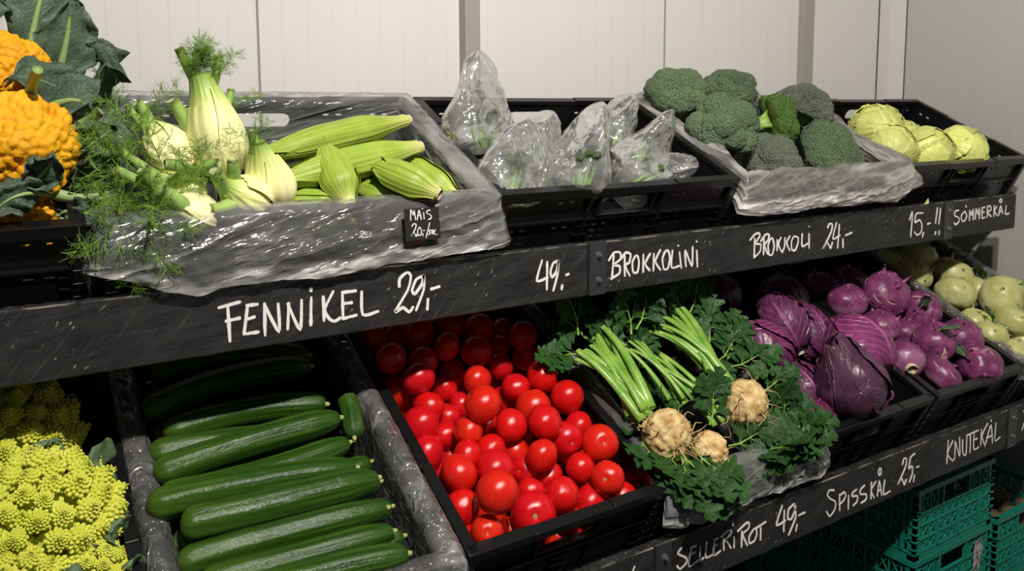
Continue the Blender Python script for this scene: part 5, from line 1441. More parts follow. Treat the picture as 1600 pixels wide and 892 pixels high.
for pb, pa, rx, ry, lab, sd, fl, (bp_, bd) in BAGS:
    bag(fr(*pb), fr(*pa), rx * 1.16, ry * 1.1, lab, sd, fl)
    broccolini(fr(*bp_), v(*bd), 'broccolini bunch inside the ' + {1: 'tall pointed bag by the wall', 2: 'peaked front left bag', 3: 'upright front middle bag with green stems', 4: 'milky bag behind the middle one', 5: 'back right bag under the broccoli', 6: 'sharp peaked bag right of middle', 7: 'flat lying front right bag', 8: 'low left bag under the tall one'}[sd], sd, 9 if sd != 3 else 7, .064 if sd not in (7, 8) else .07)
# ================================================================ celeriac with stalks and leaves
veg_material('celery_stalk', [(0.3, (0.13, 0.30, 0.035)), (0.6, (0.24, 0.42, 0.07)), (0.8, (0.36, 0.50, 0.13))], 30, 0.32, 0.5, 300, 0.0003)
veg_material('celeriac_skin', [(0.28, (0.22, 0.10, 0.03)), (0.42, (0.52, 0.33, 0.13)), (0.6, (0.74, 0.55, 0.27)), (0.8, (0.86, 0.74, 0.48))], 55, 0.75, 0.25, 140, 0.002, detail=6)
simple('root_tan', (0.50, 0.36, 0.17), 0.8, 0.2, 120, 0.4, 0.0005)

def leaflet(mb, p, d, n_, L, w, rg):
    """one toothed leaflet, three lobed, folded along its midrib"""
    d = Vector(d).normalized(); n_ = Vector(n_)
    side = d.cross(n_).normalized(); up = side.cross(d).normalized()
    k = 17; V = []; F = []; uv = []; L *= 1.25; w *= 1.45
    droop = rg.uniform(-.25, .5); fold = rg.uniform(.15, .5)
    for i in range(k):
        t = i / (k - 1)
        env = w * (sin(pi * min(1, t * 0.9 + 0.06)) ** 0.8) * (1.15 if .25 < t < .55 else .9)
        tooth = (.25, .3, .45, .75, .95, .80, .38, .62, .9, 1.0, .72, .42, .7, .85, .6, .5, .1)[i]
        ww = env * tooth
        adv = (0, .02, .05, .1, .16, .12, .03, .06, .12, .17, .10, .03, .08, .12, .06, .03, 0)[i] * L
        c = Vector(p) + d * (L * t) - up * (droop * L * t * t * .6)
        for s, u in ((-1, 0.0), (-.5, .25), (0, .5), (.5, .75), (1, 1.0)):
            q = c + side * (s * ww) + up * (fold * abs(s) * ww) + d * (adv * abs(s)) + up * (0.08 * w * noise.noise(c * 90 + Vector((s * 3, 0, 0))))
            V.append(q); uv.append((u, t))
    for i in range(k - 1):
        for j in range(4):
            F.append((i * 5 + j, i * 5 + j + 1, (i + 1) * 5 + j + 1, (i + 1) * 5 + j))
    mb.add(V, F, uv=uv)
SPRAY = []
def spray_meshes(seed):
    rg = random.Random(seed)
    lf = MB(); st = MB()
    P = [Vector((0, 0, 0)), Vector((0.004, 0.003, 0.025)), Vector((0.0, 0.006, 0.05)), Vector((-.004, 0.010, 0.072))]
    st.tube(P, [.0026, .0022, .0017, .001], 6)
    ups = Vector((0, -1, .2))
    for i, z in enumerate((1, 2)):
        for s in (-1, 1):
            d = Vector((s, .25, .75)) + Vector((rg.uniform(-.2, .2), rg.uniform(-.2, .3), rg.uniform(-.2, .2)))
            leaflet(lf, P[z] + d.normalized() * .006, d, ups, rg.uniform(.036, .046), rg.uniform(.017, .022), rg)
            st.tube([P[z], P[z] + d.normalized() * .012], [.0013, .0009], 5)
    leaflet(lf, P[3], Vector((rg.uniform(-.2, .2), .1, 1)), ups, rg.uniform(.042, .054), .022, rg)
    for s in (-1, 1): leaflet(lf, P[3] - Vector((0, 0, .004)), Vector((s * .8, .1, .9)), ups, .038, .018, rg)
    return st, lf
def spray_data(k):
    while len(SPRAY) <= k:
        st, lf = spray_meshes(70 + len(SPRAY))
        a = st.build('leaf_stem', M['celery_stalk']); b = lf.build('leaf', M['celery_leaf'])
        SPRAY.append((a.data, b.data))
        bpy.data.objects.remove(a); bpy.data.objects.remove(b)
    return SPRAY[k]
def spray(root, p, d, size, seed, normal=None):
    a, b = spray_data(seed % 4)
    d = Vector(d).normalized(); n_ = Vector(normal) if normal is not None else Vector((0, -.6, .8))
    x = n_.cross(d); x = x.normalized() if x.length > 1e-3 else d.orthogonal().normalized()
    y = d.cross(x)
    # local -Y is the upper face of the leaflets
    R = Matrix((x, y, d)).transposed().to_4x4()
    Mx = Matrix.LocRotScale(root.location, root.rotation_euler, None).inverted() @ Matrix.Translation(Vector(p)) @ R @ Matrix.Rotation(pi, 4, 'Z') @ Matrix.Scale(size, 4)
    o = bpy.data.objects.new('leaf', b); COL.objects.link(o); o.parent = root; o.matrix_basis = Mx
    s = bpy.data.objects.new('leaf_stem', a); COL.objects.link(s); s.parent = o
    return o

def celeriac(p, r, stalkdir, label, seed, stalks=(), sprays=(), hair=26, cut=False):
    p = Vector(p)
    root = empty('celeriac', p - Vector((0, 0, r)), label=label, cat='celeriac', group='celeriac roots in the film lined crate')
    V, F = ICO[5]
    ax = Vector(stalkdir).normalized(); rg = random.Random(seed)
    lum = fib(60, np.random.default_rng(seed), .6); dd, idx = nearest(V, lum)
    W_ = []
    for i, q in enumerate(V):
        d = Vector(q)
        f = 1 + 0.09 * noise.noise(d * 1.8 + Vector((seed * 3, 0, 0))) + 0.07 * noise.noise(d * 4 + Vector((0, seed, 0))) + 0.035 * noise.noise(d * 11)
        low = max(0, -(d.dot(ax)))
        f += 0.13 * low * max(0, 1 - dd[i] / .24) + 0.05 * low * noise.noise(d * 14) + .022 * noise.noise(d * 24)
        f *= 1 - 0.12 * max(0, d.dot(ax)) ** 2
        if cut and d.x > .35: f *= .35 / d.x * .5 + .5
        W_.append(p + d * (r * f) - root.location)
    mb = MB(); mb.add(W_, F); mb.build('root', M['celeriac_skin'], root)
    for i in range(hair):
        d = (Vector((rg.gauss(0, 1), rg.gauss(0, 1), rg.gauss(0, 1))) - ax * 0.9).normalized()
        a = p + d * r * .98; q = [a]; g = d.copy()
        for k in range(6):
            g = (g + Vector((rg.uniform(-1, 1), rg.uniform(-1, 1), rg.uniform(-1, .7))) * .75).normalized()
            q.append(q[-1] + g * r * rg.uniform(.10, .22))
        h = MB(); rr = rg.uniform(.0005, .0019)
        h.tube([x - root.location for x in q], [rr * (1 - .12 * k) for k in range(7)], 5)
        h.build('rootlet', M['root_tan'], root)
    for i, (a, b, c, rad) in enumerate(stalks):
        C3 = curve3(a, b, c, 16); k = 14
        A = np.zeros((16, k, 3))
        t0 = (C3[-1] - C3[0]).normalized(); sd = t0.cross(Vector((0, -st_, ct))).normalized(); up = sd.cross(t0)
        for u in range(16):
            rr = rad * (1.25 - .5 * u / 15)
            for j in range(k):
                th = 2 * pi * j / k
                q = rr * (1 + .10 * cos(6 * th)) 
                yy = sin(th) * q * (.75 if sin(th) > 0 else .35)
                A[u, j] = C3[u] + sd * (cos(th) * q) + up * yy - root.location
        s = MB(); s.grid(A, closev=True); s.f += [tuple(range(k - 1, -1, -1)), tuple(range(15 * k, 16 * k))]; s.mi += [0, 0]
        s.build('stalk', M['celery_stalk'], root)
    for i, (q, d, sz) in enumerate(sprays): spray(root, q, d, sz, seed + i)
    return root
fr = FR['celeriac']; v = fr.vec
rgc = random.Random(77)
def fan(p0, tips, h0, n, rad, sag=.0, bend=.01):
    out = []
    for i in range(n):
        t = i / (n - 1)
        a = Vector(p0) + Vector((rgc.uniform(-.022, .022), rgc.uniform(-.014, .014), rgc.uniform(-.010, .016)))
        c = Vector(tips[0]).lerp(Vector(tips[1]), t) + Vector((rgc.uniform(-.006, .006), rgc.uniform(-.012, .012), rgc.uniform(-.012, .012)))
        out.append((a, a.lerp(c, .5) + Vector((0, 0, bend + rgc.uniform(-.004, .006))), c, rad * rgc.uniform(.75, 1.15)))
    return out
# sprays: spread over the crate, each belonging to one of the roots
def sp(items): return [(fr(*a), v(*d), s) for a, d, s in items]
L1 = sp([((-.185, .325, .060), (-.5, .6, .5), 1.0), ((-.205, .335, .070), (-.1, .5, .9), 1.05), ((-.165, .335, .06), (.3, .7, .6), 1.0), ((-.215, .30, .05), (-1, .1, .2), .8), ((-.08, .315, .065), (-.2, .3, 1), 1.0), ((-.065, .32, .07), (.4, .3, .9), .95), ((-.10, .30, .05), (-.8, .3, .5), .9),
         ((-.185, .115, .0), (-.3, -.8, .3), .85), ((-.165, .075, .01), (-.2, -1, .25), .95), ((-.150, .055, .022), (.05, -1, .1), 1.0), ((-.130, .045, .03), (.3, -1, .0), 1.0), ((-.155, .040, .02), (-.35, -1, .0), .95), ((-.115, .050, .015), (.5, -1, -.1), .9), ((-.140, .050, .012), (.0, -.9, -.15), 1.0), ((-.115, .045, .006), (.25, -.9, -.2), .95),
         ((-.175, .18, -.035), (-.2, -.6, .6), .8), ((-.10, .20, -.04), (.7, -.2, .6), .8), ((-.09, .26, .0), (.5, .4, .5), .9), ((-.18, .14, -.02), (.2, -.8, .4), .9), ((-.19, .06, -.01), (.2, -.8, .2), .9), ((-.17, .03, -.005), (.6, -.8, .1), .9)])
L2 = sp([((.10, .335, .075), (.3, .3, 1), .9), ((.085, .33, .065), (-.4, .4, .9), .85), ((.02, .32, .06), (-.5, .5, .6), 1.0), ((.05, .34, .05), (.4, .7, .5), 1.0), ((.105, .225, .025), (.7, .2, .5), .95), ((.12, .20, .03), (.8, -.2, .5), .95), ((.09, .25, .04), (.5, .6, .6), 1.0), ((.145, .23, .02), (.4, .4, .7), .9), ((.15, .135, .01), (.7, -.1, .5), .8), ((.135, .10, .0), (.8, -.4, .4), .85),
         ((.13, .06, -.005), (.5, -.6, .5), .9), ((.10, .05, .0), (.7, -.5, .3), .95), ((.06, .05, -.01), (.6, -.6, .4), .95), ((.04, .06, .0), (.9, -.1, .3), .85), ((.09, .025, -.012), (.5, -.5, .5), .9), ((.13, .03, -.012), (.2, -.3, .8), .85), ((.05, .025, -.012), (.1, -.5, .7), .9), ((.15, .06, -.01), (.1, .2, .9), .8)])
L3 = sp([((-.02, .10, .0), (.3, .4, .7), .9), ((-.03, .17, -.05), (-.5, .1, .7), .8), ((.0, .20, -.05), (-.6, .4, .6), .8), ((.02, .02, -.02), (.5, -.4, .6), .9), ((-.01, .05, -.01), (.8, -.2, .5), .9), ((-.03, .29, .0), (0, .4, .9), 1.0), ((.03, .16, .0), (.7, .3, .5), .8), ((-.02, .02, -.015), (.9, -.3, .3), .8),
         ((-.12, .40, .02), (0, .3, 1), 1.1), ((.0, .42, .02), (.2, .3, 1), 1.1), ((.12, .40, .0), (.1, .3, 1), 1.1), ((-.06, .38, .03), (-.3, .2, 1), 1.0), ((.07, .38, .03), (.3, .2, 1), 1.0), ((-.15, .30, -.02), (.2, .2, .9), 1.0)])
celeriac(fr(-.150, .095, .022), .046, v(-.2, .9, .3), 'celeriac root at the left with a fan of long green stalks', 1,
         fan(fr(-.172, .140, .032), (fr(-.252, .288, .060), fr(-.140, .338, .070)), 0, 18, .0082, bend=.016), L1, 52)
celeriac(fr(.068, .108, .030), .047, v(-.3, .9, .3), 'celeriac root at the right with curled rootlets and green stalks', 2,
         fan(fr(.040, .150, .038), (fr(-.022, .312, .064), fr(.070, .335, .084)), 0, 16, .0082, bend=.016) + fan(fr(-.045, .170, -.005), (fr(-.095, .30, .045), fr(-.05, .33, .045)), 0, 5, .0058, bend=.014), L2, 46)
celeriac(fr(-.080, .040, .012), .036, v(-.2, .9, -.3), 'small pale celeriac lowest at the front with a cut face', 3,
         fan(fr(.015, .10, -.005), (fr(-.06, .27, .034), fr(-.02, .28, .036)), 0, 5, .0058, bend=.010), L3, 8, cut=True)

# ================================================================ cabbages, red and pale
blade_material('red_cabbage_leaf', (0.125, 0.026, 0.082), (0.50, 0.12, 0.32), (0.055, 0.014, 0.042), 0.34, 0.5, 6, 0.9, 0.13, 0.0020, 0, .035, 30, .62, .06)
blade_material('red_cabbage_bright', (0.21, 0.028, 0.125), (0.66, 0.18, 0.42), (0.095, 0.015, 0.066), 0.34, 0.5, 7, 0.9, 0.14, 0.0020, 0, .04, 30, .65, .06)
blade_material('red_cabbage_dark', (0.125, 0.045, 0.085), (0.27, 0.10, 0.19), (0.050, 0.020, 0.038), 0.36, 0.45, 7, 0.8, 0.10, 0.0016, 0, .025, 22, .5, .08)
blade_material('pale_cabbage_leaf', (0.70, 0.72, 0.20), (0.86, 0.86, 0.42), (0.56, 0.60, 0.13), 0.40, 0.45, 6, 0.8, 0.07, 0.0012, 0, .05, 22, .6)
simple('purple_petiole', (0.30, 0.08, 0.21), .45, .4, 80, .4, .0005)
simple('cabbage_core', (0.62, 0.52, 0.40), 0.7, 0.3, 200, 0.35, 0.0008)

def cabbage(p, tip, L, R, label, mkeys, seed, kind, roll=0.0, leaves=7, point=1.0, group='', flare=0.3, name='pointed_cabbage', ruff=0.004):
    """head of wrapped leaves: cut stalk at the foot (-Z), pointed or round crown along tip"""
    root = empty(name, p, rot_to(tip, roll=roll), label, 'cabbage', group)
    rg = random.Random(seed)
    def prof(t):
        # t 0 foot .. 1 crown
        a = sin(pi * min(1, t / .9 * .5)) if False else 0
        f = (1 - (1 - min(1, t / .42)) ** 2) ** .5 if t < .42 else max(0.0, 1 - ((t - .42) / .58) ** (2.2 - .75 * point)) ** (.5 + .35 * point)
        return max(f, .0) * R
    nth, nt_ = 44, 26
    A = np.zeros((nt_, nth, 3))
    for i in range(nt_):
        t = .01 + .985 * i / (nt_ - 1)
        for j in range(nth):
            th = 2 * pi * j / nth
            rr = prof(t) * .95 * (1 + .03 * noise.noise(Vector((cos(th) * 2, sin(th) * 2, t * 4 + seed))))
            A[i, j] = (rr * cos(th), rr * sin(th), (t - .45) * L)
    mb = MB(); mb.grid(A, closev=True); mb.f += [tuple(range(nth - 1, -1, -1)), tuple(range((nt_ - 1) * nth, nt_ * nth))]; mb.mi += [0, 0]
    mb.build('heart', M[mkeys[0]], root)
    for k in range(leaves):
        th0 = k * 2.4 + rg.uniform(-.3, .3); span = rg.uniform(2.0, 2.7)
        t1 = rg.uniform(.90, 1.03) if k < leaves - 2 else rg.uniform(.72, .95)
        off = .0015 + .0016 * k
        n, m = 30, 31
        B = np.zeros((n, m, 3)); uv = []
        skew = rg.uniform(-.5, .5)
        for i in range(n):
            q = i / (n - 1); t = .02 + (t1 - .02) * q
            wsp = span * (.30 + .70 * sin(pi * min(1, q * .62 + .12)) ** .8)
            for j in range(m):
                u = (j / (m - 1) - .5) * 2; e = abs(u)
                th = th0 + u * wsp * .5 + skew * q * .5
                pr = prof(min(.985, t)) if t < .985 else prof(.985)
                rr = pr + off + .0022 * noise.noise(Vector((cos(th) * 3, sin(th) * 3, t * 7 + seed + k)))
                rr += ruff * (e ** 5) * (1 + 1.6 * noise.noise(Vector((q * 9, u * 2, seed + k)))) + flare * R * .12 * q ** 5
                rr += .0022 * max(0, 1 - e * 9)     # raised midrib
                B[i, j] = (rr * cos(th), rr * sin(th), (t - .45) * L + .004 * e ** 3 * noise.noise(Vector((q * 8, u * 3, k))))
                uv.append((.5 + u * .5, q))
        lf = MB(); lf.grid(B, uv=uv)
        o = lf.build('leaf', M[mkeys[k % len(mkeys)]], root)
        s = o.modifiers.new('thickness', 'SOLIDIFY'); s.thickness = .0009; s.offset = 0
    c = MB(); c.tube([(0, 0, -.42 * L), (0, 0, -.485 * L), (0, 0, -.50 * L)], [R * .30, R * .24, R * .20], 14); c.build('cut_stalk', M['cabbage_core'], root)
    return root
fr = FR['spisskal']; v = fr.vec
G = 'red pointed cabbages in their crate'
RB, RR, RD = 'red_cabbage_bright', 'red_cabbage_leaf', 'red_cabbage_dark'
def along(p0, p1): return (Vector(p0) + Vector(p1)) / 2, Vector(p1) - Vector(p0)
def rcab(foot, tip, R, label, mk, seed, **k):
    c, d = along(fr(*foot), fr(*tip))
    c = Vector(fr(*foot)) + d * .45
    return cabbage(c, d, d.length, R, label, mk, seed, 'red', group=G, **k)
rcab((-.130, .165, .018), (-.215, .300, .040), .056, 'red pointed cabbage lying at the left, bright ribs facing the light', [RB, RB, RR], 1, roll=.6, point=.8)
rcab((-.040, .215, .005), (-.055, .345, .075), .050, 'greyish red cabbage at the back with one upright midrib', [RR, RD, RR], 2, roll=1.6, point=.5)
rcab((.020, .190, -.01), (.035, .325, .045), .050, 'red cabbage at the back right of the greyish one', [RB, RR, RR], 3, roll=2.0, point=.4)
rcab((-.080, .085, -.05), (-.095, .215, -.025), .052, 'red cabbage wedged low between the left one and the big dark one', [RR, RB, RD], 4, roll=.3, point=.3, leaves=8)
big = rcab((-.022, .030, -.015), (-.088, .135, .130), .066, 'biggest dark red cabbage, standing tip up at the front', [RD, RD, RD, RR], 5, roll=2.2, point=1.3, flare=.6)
add_leaf(big, 'torn_leaf', fr(.040, .080, .050), fr(.022, .042, .048), fr(.004, .012, .004), .026, v(.3, -.7, .6), 61, RB, .0022, n=18, wave=.010, start=.0, ribm='purple_petiole', tipw=.5)
rcab((.062, .072, .030), (.070, .235, .060), .066, 'bright red cabbage on top, behind the biggest dark one', [RR, RB, RB], 6, roll=4.0, point=.3, leaves=9)
rcab((.055, .030, -.055), (.030, .120, -.02), .040, 'small red cabbage low at the right of the biggest dark one', [RB, RR], 7, roll=1.0, point=.3)
rcab((-.145, .028, -.05), (-.130, .110, -.035), .042, 'red cabbage low at the front left, bright leaf over the rim', [RB, RB], 8, roll=1.3, point=.3)
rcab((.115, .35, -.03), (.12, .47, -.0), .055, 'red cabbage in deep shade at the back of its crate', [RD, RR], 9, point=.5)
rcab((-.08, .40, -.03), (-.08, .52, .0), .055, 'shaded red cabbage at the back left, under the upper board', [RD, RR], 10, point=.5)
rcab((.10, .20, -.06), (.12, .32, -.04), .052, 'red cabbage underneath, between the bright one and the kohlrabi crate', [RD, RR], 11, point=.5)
fr = FR['sommer']; v = fr.vec; G = 'pale summer cabbages in the end crate'
PC = ['pale_cabbage_leaf']
def pcab(p, tip, L, R, label, seed, **k):
    return cabbage(fr(*p), v(*tip), L, R, label, PC, seed, 'pale', group=G, name='summer_cabbage', flare=.1, ruff=.005, point=.1, **k)
pcab((-.165, .215, -.008), (-.2, .6, .9), .125, .061, 'pale summer cabbage at the back left, rising highest near the handle', 21, leaves=8, roll=.5)
pcab((-.185, .135, -.028), (.3, -.4, 1), .120, .059, 'pale summer cabbage at the front left beside the broccoli film', 22, leaves=8, roll=1.5)
pcab((-.030, .215, -.045), (0, .3, 1), .115, .056, 'pale summer cabbage behind, sunk lowest between the others', 23, leaves=7, roll=2.5)
pcab((-.045, .110, -.030), (.2, -.5, 1), .125, .062, 'pale summer cabbage at the front middle, smooth veined leaves', 24, leaves=8, roll=3.5)
pcab((.075, .085, -.012), (.5, -.2, 1), .120, .060, 'pale summer cabbage rightmost, with a frilled upper leaf edge', 25, leaves=9, roll=4.5)

# ================================================================ kohlrabi
def kohl_material(name, stops, pale, amt):
    m, nt, out = mat(name)
    v_ = coords(nt, scale=(1, 1, .45))
    n = noise_tex(nt, v_, 40.0, 5, .65)
    c = ramp(nt, n, stops).outputs[0]
    w = ramp(nt, noise_tex(nt, coords(nt, scale=(1, 1, 3)), 2.2, 3), [(0.52, 0.0), (0.62, 1.0)]).outputs[0]
    c = mixc(nt, mathn(nt, 'MULTIPLY', w, amt), c, pale)
    sp_ = ramp(nt, noise_tex(nt, v_, 22, 2), [(0.68, 0.0), (0.72, 1.0)]).outputs[0]
    c = mixc(nt, mathn(nt, 'MULTIPLY', sp_, .5), c, tuple(x * .6 + .1 for x in pale))
    principled(nt, out, c, .36, .45, bump=noise_tex(nt, v_, 26, 3), bump_d=.004)
    M[name] = m
kohl_material('purple_kohlrabi', [(0.3, (0.10, 0.020, 0.060)), (0.55, (0.19, 0.038, 0.115)), (0.8, (0.38, 0.13, 0.25))], (0.52, 0.24, 0.40), .4)
kohl_material('green_kohlrabi', [(0.3, (0.40, 0.40, 0.13)), (0.55, (0.52, 0.51, 0.20)), (0.8, (0.62, 0.60, 0.29))], (0.58, 0.57, 0.33), .45)
simple('green_petiole', (0.33, 0.38, 0.12), .5, .4, 80, .4, .0005)
simple('scar_cream', (0.58, 0.47, 0.31), .8, .2, 300, .35, .0006)
KM = {}
def kohl_mesh(kind, seed, flat):
    V, F = ICO[4]
    W_ = []
    for q in V:
        d = Vector(q)
        s = sqrt(max(0, 1 - d.z * d.z))
        f = 1 + .06 * noise.noise(d * 1.4 + Vector((seed * 3, 0, 0))) + .03 * noise.noise(d * 4 + Vector((0, seed, 0)))
        f *= 1 - .14 * exp(-(s / .30) ** 2)
        W_.append((d.x * f, d.y * f, d.z * f * flat))
    return W_, F
def kohlrabi(p, r, axis, label, kind, seed, flat=.78, roll=0.0, stubs=7, leaf=0, crown=True, gash=False):
    root = empty('kohlrabi', p, rot_to(axis, roll=roll), label, 'kohlrabi', kind + ' kohlrabi in their crate')
    rg = random.Random(seed)
    W_, F = kohl_mesh(kind, seed, flat)
    mb = MB(); mb.add([(a * r, b * r, c * r) for a, b, c in W_], F)
    o = mb.build('bulb', M[kind + '_kohlrabi'], root)
    pm = M[kind + '_petiole']
    for i in range(stubs):
        a = i * 2.399 + rg.uniform(-.2, .2); z = .15 + .75 * i / stubs
        s = sqrt(1 - z * z)
        d = Vector((s * cos(a), s * sin(a), z * flat)); tn = Vector((-sin(a), cos(a), 0))
        b = MB(); L = r * rg.uniform(.10, .42) * (1.0 if z > .6 else .3)
        q = d * r * .97; g = (d + Vector((0, 0, .7)) + tn * rg.uniform(-.4, .4)).normalized()
        wd = r * rg.uniform(.05, .085)
        b.tube([q - g * r * .05, q + g * L * .5, q + g * L], [wd * 1.5, wd, wd * .55], 8)
        b.build('leaf_stub', pm, root)
        # pale leaf scar below the stub
        sc = MB(); m_ = 9; pts = []
        for j in range(m_):
            t = (j / (m_ - 1) - .5) * 2
            for w in (-1, 1):
                aa = a + t * .34; zz = z - .10 + .05 * t * t + w * .018 * (1 - t * t)
                ss = sqrt(max(0, 1 - zz * zz)); dd = Vector((ss * cos(aa), ss * sin(aa), zz))
                f = 1 + .06 * noise.noise(dd * 1.4 + Vector((seed * 3, 0, 0))) + .03 * noise.noise(dd * 4 + Vector((0, seed, 0)))
                f *= 1 - .14 * exp(-(ss / .30) ** 2)
                pts.append(Vector((dd.x * f, dd.y * f, dd.z * f * flat)) * r * 1.006)
        sc.add(pts, [(2 * j, 2 * j + 2, 2 * j + 3, 2 * j + 1) for j in range(m_ - 1)])
        if i % 3 != 2: sc.build('leaf_scar', M['scar_cream'], root)
    if crown:
        for i in range(5):
            a = rg.uniform(0, 6.28); b = MB()
            b.tube([(0, 0, r * flat * .8), (r * .06 * cos(a), r * .06 * sin(a), r * flat * .95), (r * .16 * cos(a), r * .16 * sin(a), r * flat * rg.uniform(1.0, 1.22))], [r * .05, r * .04, r * .015], 6)
            b.build('leaf_stub', pm, root)
    if gash:
        g = MB(); pts = []
        for j in range(9):
            t = j / 8; w_ = .16 * sin(pi * t) ** .7 * (1.2 - t * .6)
            for w in (-1, 1):
                aa = -1.2 + w * w_; zz = -.55 + 1.1 * t; ss = sqrt(1 - zz * zz)
                dd = Vector((ss * cos(aa), ss * sin(aa), zz))
                f = 1 + .06 * noise.noise(dd * 1.4 + Vector((seed * 3, 0, 0))) + .03 * noise.noise(dd * 4 + Vector((0, seed, 0)))
                pts.append(Vector((dd.x * f, dd.y * f, dd.z * f * flat)) * r * 1.008)
        g.add(pts, [(2 * j, 2 * j + 2, 2 * j + 3, 2 * j + 1) for j in range(8)]); g.build('pale_gash', M['scar_cream'], root)
    c = MB(); c.tube([(0, 0, -r * flat * .80), (0, 0, -r * flat * 1.0), (0, 0, -r * flat * 1.04)], [r * .34, r * .30, r * .26], 14); c.build('root_cut', M['scar_cream'], root)
    inv = Matrix.LocRotScale(root.location, root.rotation_euler, None)
    for i in range(leaf):
        a = rg.uniform(0, 6.28); q = inv @ Vector((r * .1 * cos(a), r * .1 * sin(a), r * flat * .9)); d = inv.to_3x3() @ Vector((cos(a), sin(a), .7))
        add_leaf(root, 'leaf', q, q + d * r * .5 + Vector((0, 0, .004)), q + d * r * .95, r * .22, inv.to_3x3() @ Vector((0, 0, 1)), seed + i, 'cauli_leaf' if kind == 'purple' else 'celery_leaf', .0016, n=12, wave=.006, start=.2)
    return root
fr = FR['knute']; v = fr.vec
for (p, r, ax, lab, sd, k) in [
    ((-.150, .325, .022), .052, (-.2, .2, 1), 'purple kohlrabi at the back left, smooth pinkish skin, behind red cabbage', 1, dict(flat=.8)),
    ((-.030, .300, .046), .063, (-.25, -.5, 1), 'largest purple kohlrabi, topmost, its leaf crown facing up', 2, dict(flat=.75, stubs=9)),
    ((.062, .240, .018), .053, (-.9, -.2, .3), 'purple kohlrabi turned left, its green crown facing the big one', 3, dict(leaf=1)),
    ((-.110, .235, .002), .050, (-.1, .3, 1), 'purple kohlrabi behind the top red cabbage with pale scarred skin', 4, dict(flat=.8)),
    ((-.168, .120, .002), .046, (.4, .6, -.1), 'purple kohlrabi showing its round pale root cut to the front', 5, dict(flat=1.0, stubs=5)),
    ((-.030, .135, .016), .053, (-.4, .1, .9), 'purple kohlrabi with a long pale gash down its side', 6, dict(flat=.95, gash=True, leaf=1)),
    ((.095, .130, .006), .053, (-.2, .2, 1), 'dark purple kohlrabi at the right with speckled orange marks', 7, dict(flat=.95)),
    ((-.088, .058, -.012), .050, (.5, -.2, .8), 'purple kohlrabi lying at the front against the crate divider', 8, dict(flat=.75)),
    ((.070, .050, -.012), .052, (-.9, .1, .3), 'purple kohlrabi frontmost at right, withered leaves on its left', 9, dict(flat=1.15, leaf=1)),
    ((.010, .225, -.03), .046, (0, .2, 1), 'purple kohlrabi underneath, between the largest and the gashed one', 10, dict()),
    ((.120, .350, -.02), .050, (0, .2, 1), 'purple kohlrabi in the shade at the back right', 11, dict()),
    ((-.12, .42, -.01), .050, (0, .2, 1), 'purple kohlrabi in deep shade at the back left', 12, dict()),
    ((.01, .42, -.01), .052, (.3, .2, 1), 'purple kohlrabi in deep shade at the back middle', 13, dict())]:
    kohlrabi(fr(*p), r, v(*ax), lab, 'purple', sd, **k)
fr = FR['green']; v = fr.vec
for (p, r, ax, lab, sd, k) in [
    ((-.030, .455, .006), .053, (.2, .1, 1), 'shaded green kohlrabi, farthest back under the short board', 31, dict(flat=.85)),
    ((.005, .360, .006), .061, (.3, .2, 1), 'shaded green kohlrabi with bent stubs, half lit at its right end', 32, dict(flat=.72, stubs=9)),
    ((-.145, .395, -.006), .056, (-.2, .1, 1), 'shaded green kohlrabi behind the top purple one', 33, dict(flat=.75)),
    ((-.120, .278, .012), .055, (.5, .3, .8), 'sunlit oval green kohlrabi beside the folded film', 34, dict(flat=.85, stubs=5)),
    ((.010, .270, .010), .046, (.2, .2, 1), 'green kohlrabi with a dark leaf, behind the largest round one', 35, dict(leaf=2)),
    ((-.015, .200, .034), .067, (.2, -.9, .5), 'largest round green kohlrabi with a leafy crown facing out', 36, dict(flat=.9, leaf=3, stubs=9)),
    ((-.080, .122, .024), .054, (.5, .2, .8), 'green kohlrabi lying in front of the largest round one', 37, dict(flat=.72)),
    ((-.168, .125, .000), .042, (.1, .1, 1), 'small green kohlrabi against the film, right of a dark purple one', 38, dict(leaf=1)),
    ((-.140, .185, -.012), .042, (-.2, .1, 1), 'small green kohlrabi low by the film edge', 39, dict()),
    ((-.060, .080, -.012), .044, (.2, -.3, 1), 'green kohlrabi at the right picture edge with a curled stalk', 40, dict(leaf=1)),
    ((-.145, .052, -.018), .045, (.2, -.3, 1), 'green kohlrabi frontmost, low behind the front rim', 41, dict(flat=.8)),
    ((-.150, .470, -.02), .052, (.2, .1, 1), 'green kohlrabi deepest in the shade beside the purple crate', 42, dict()),
    ((.09, .12, -.02), .055, (.2, .1, 1), 'green kohlrabi by the wall side of its crate', 43, dict()),
    ((.10, .24, -.02), .055, (.2, .1, 1), 'green kohlrabi by the wall, behind the round one', 44, dict())]:
    kohlrabi(fr(*p), r, v(*ax), lab, 'green', sd, **k)
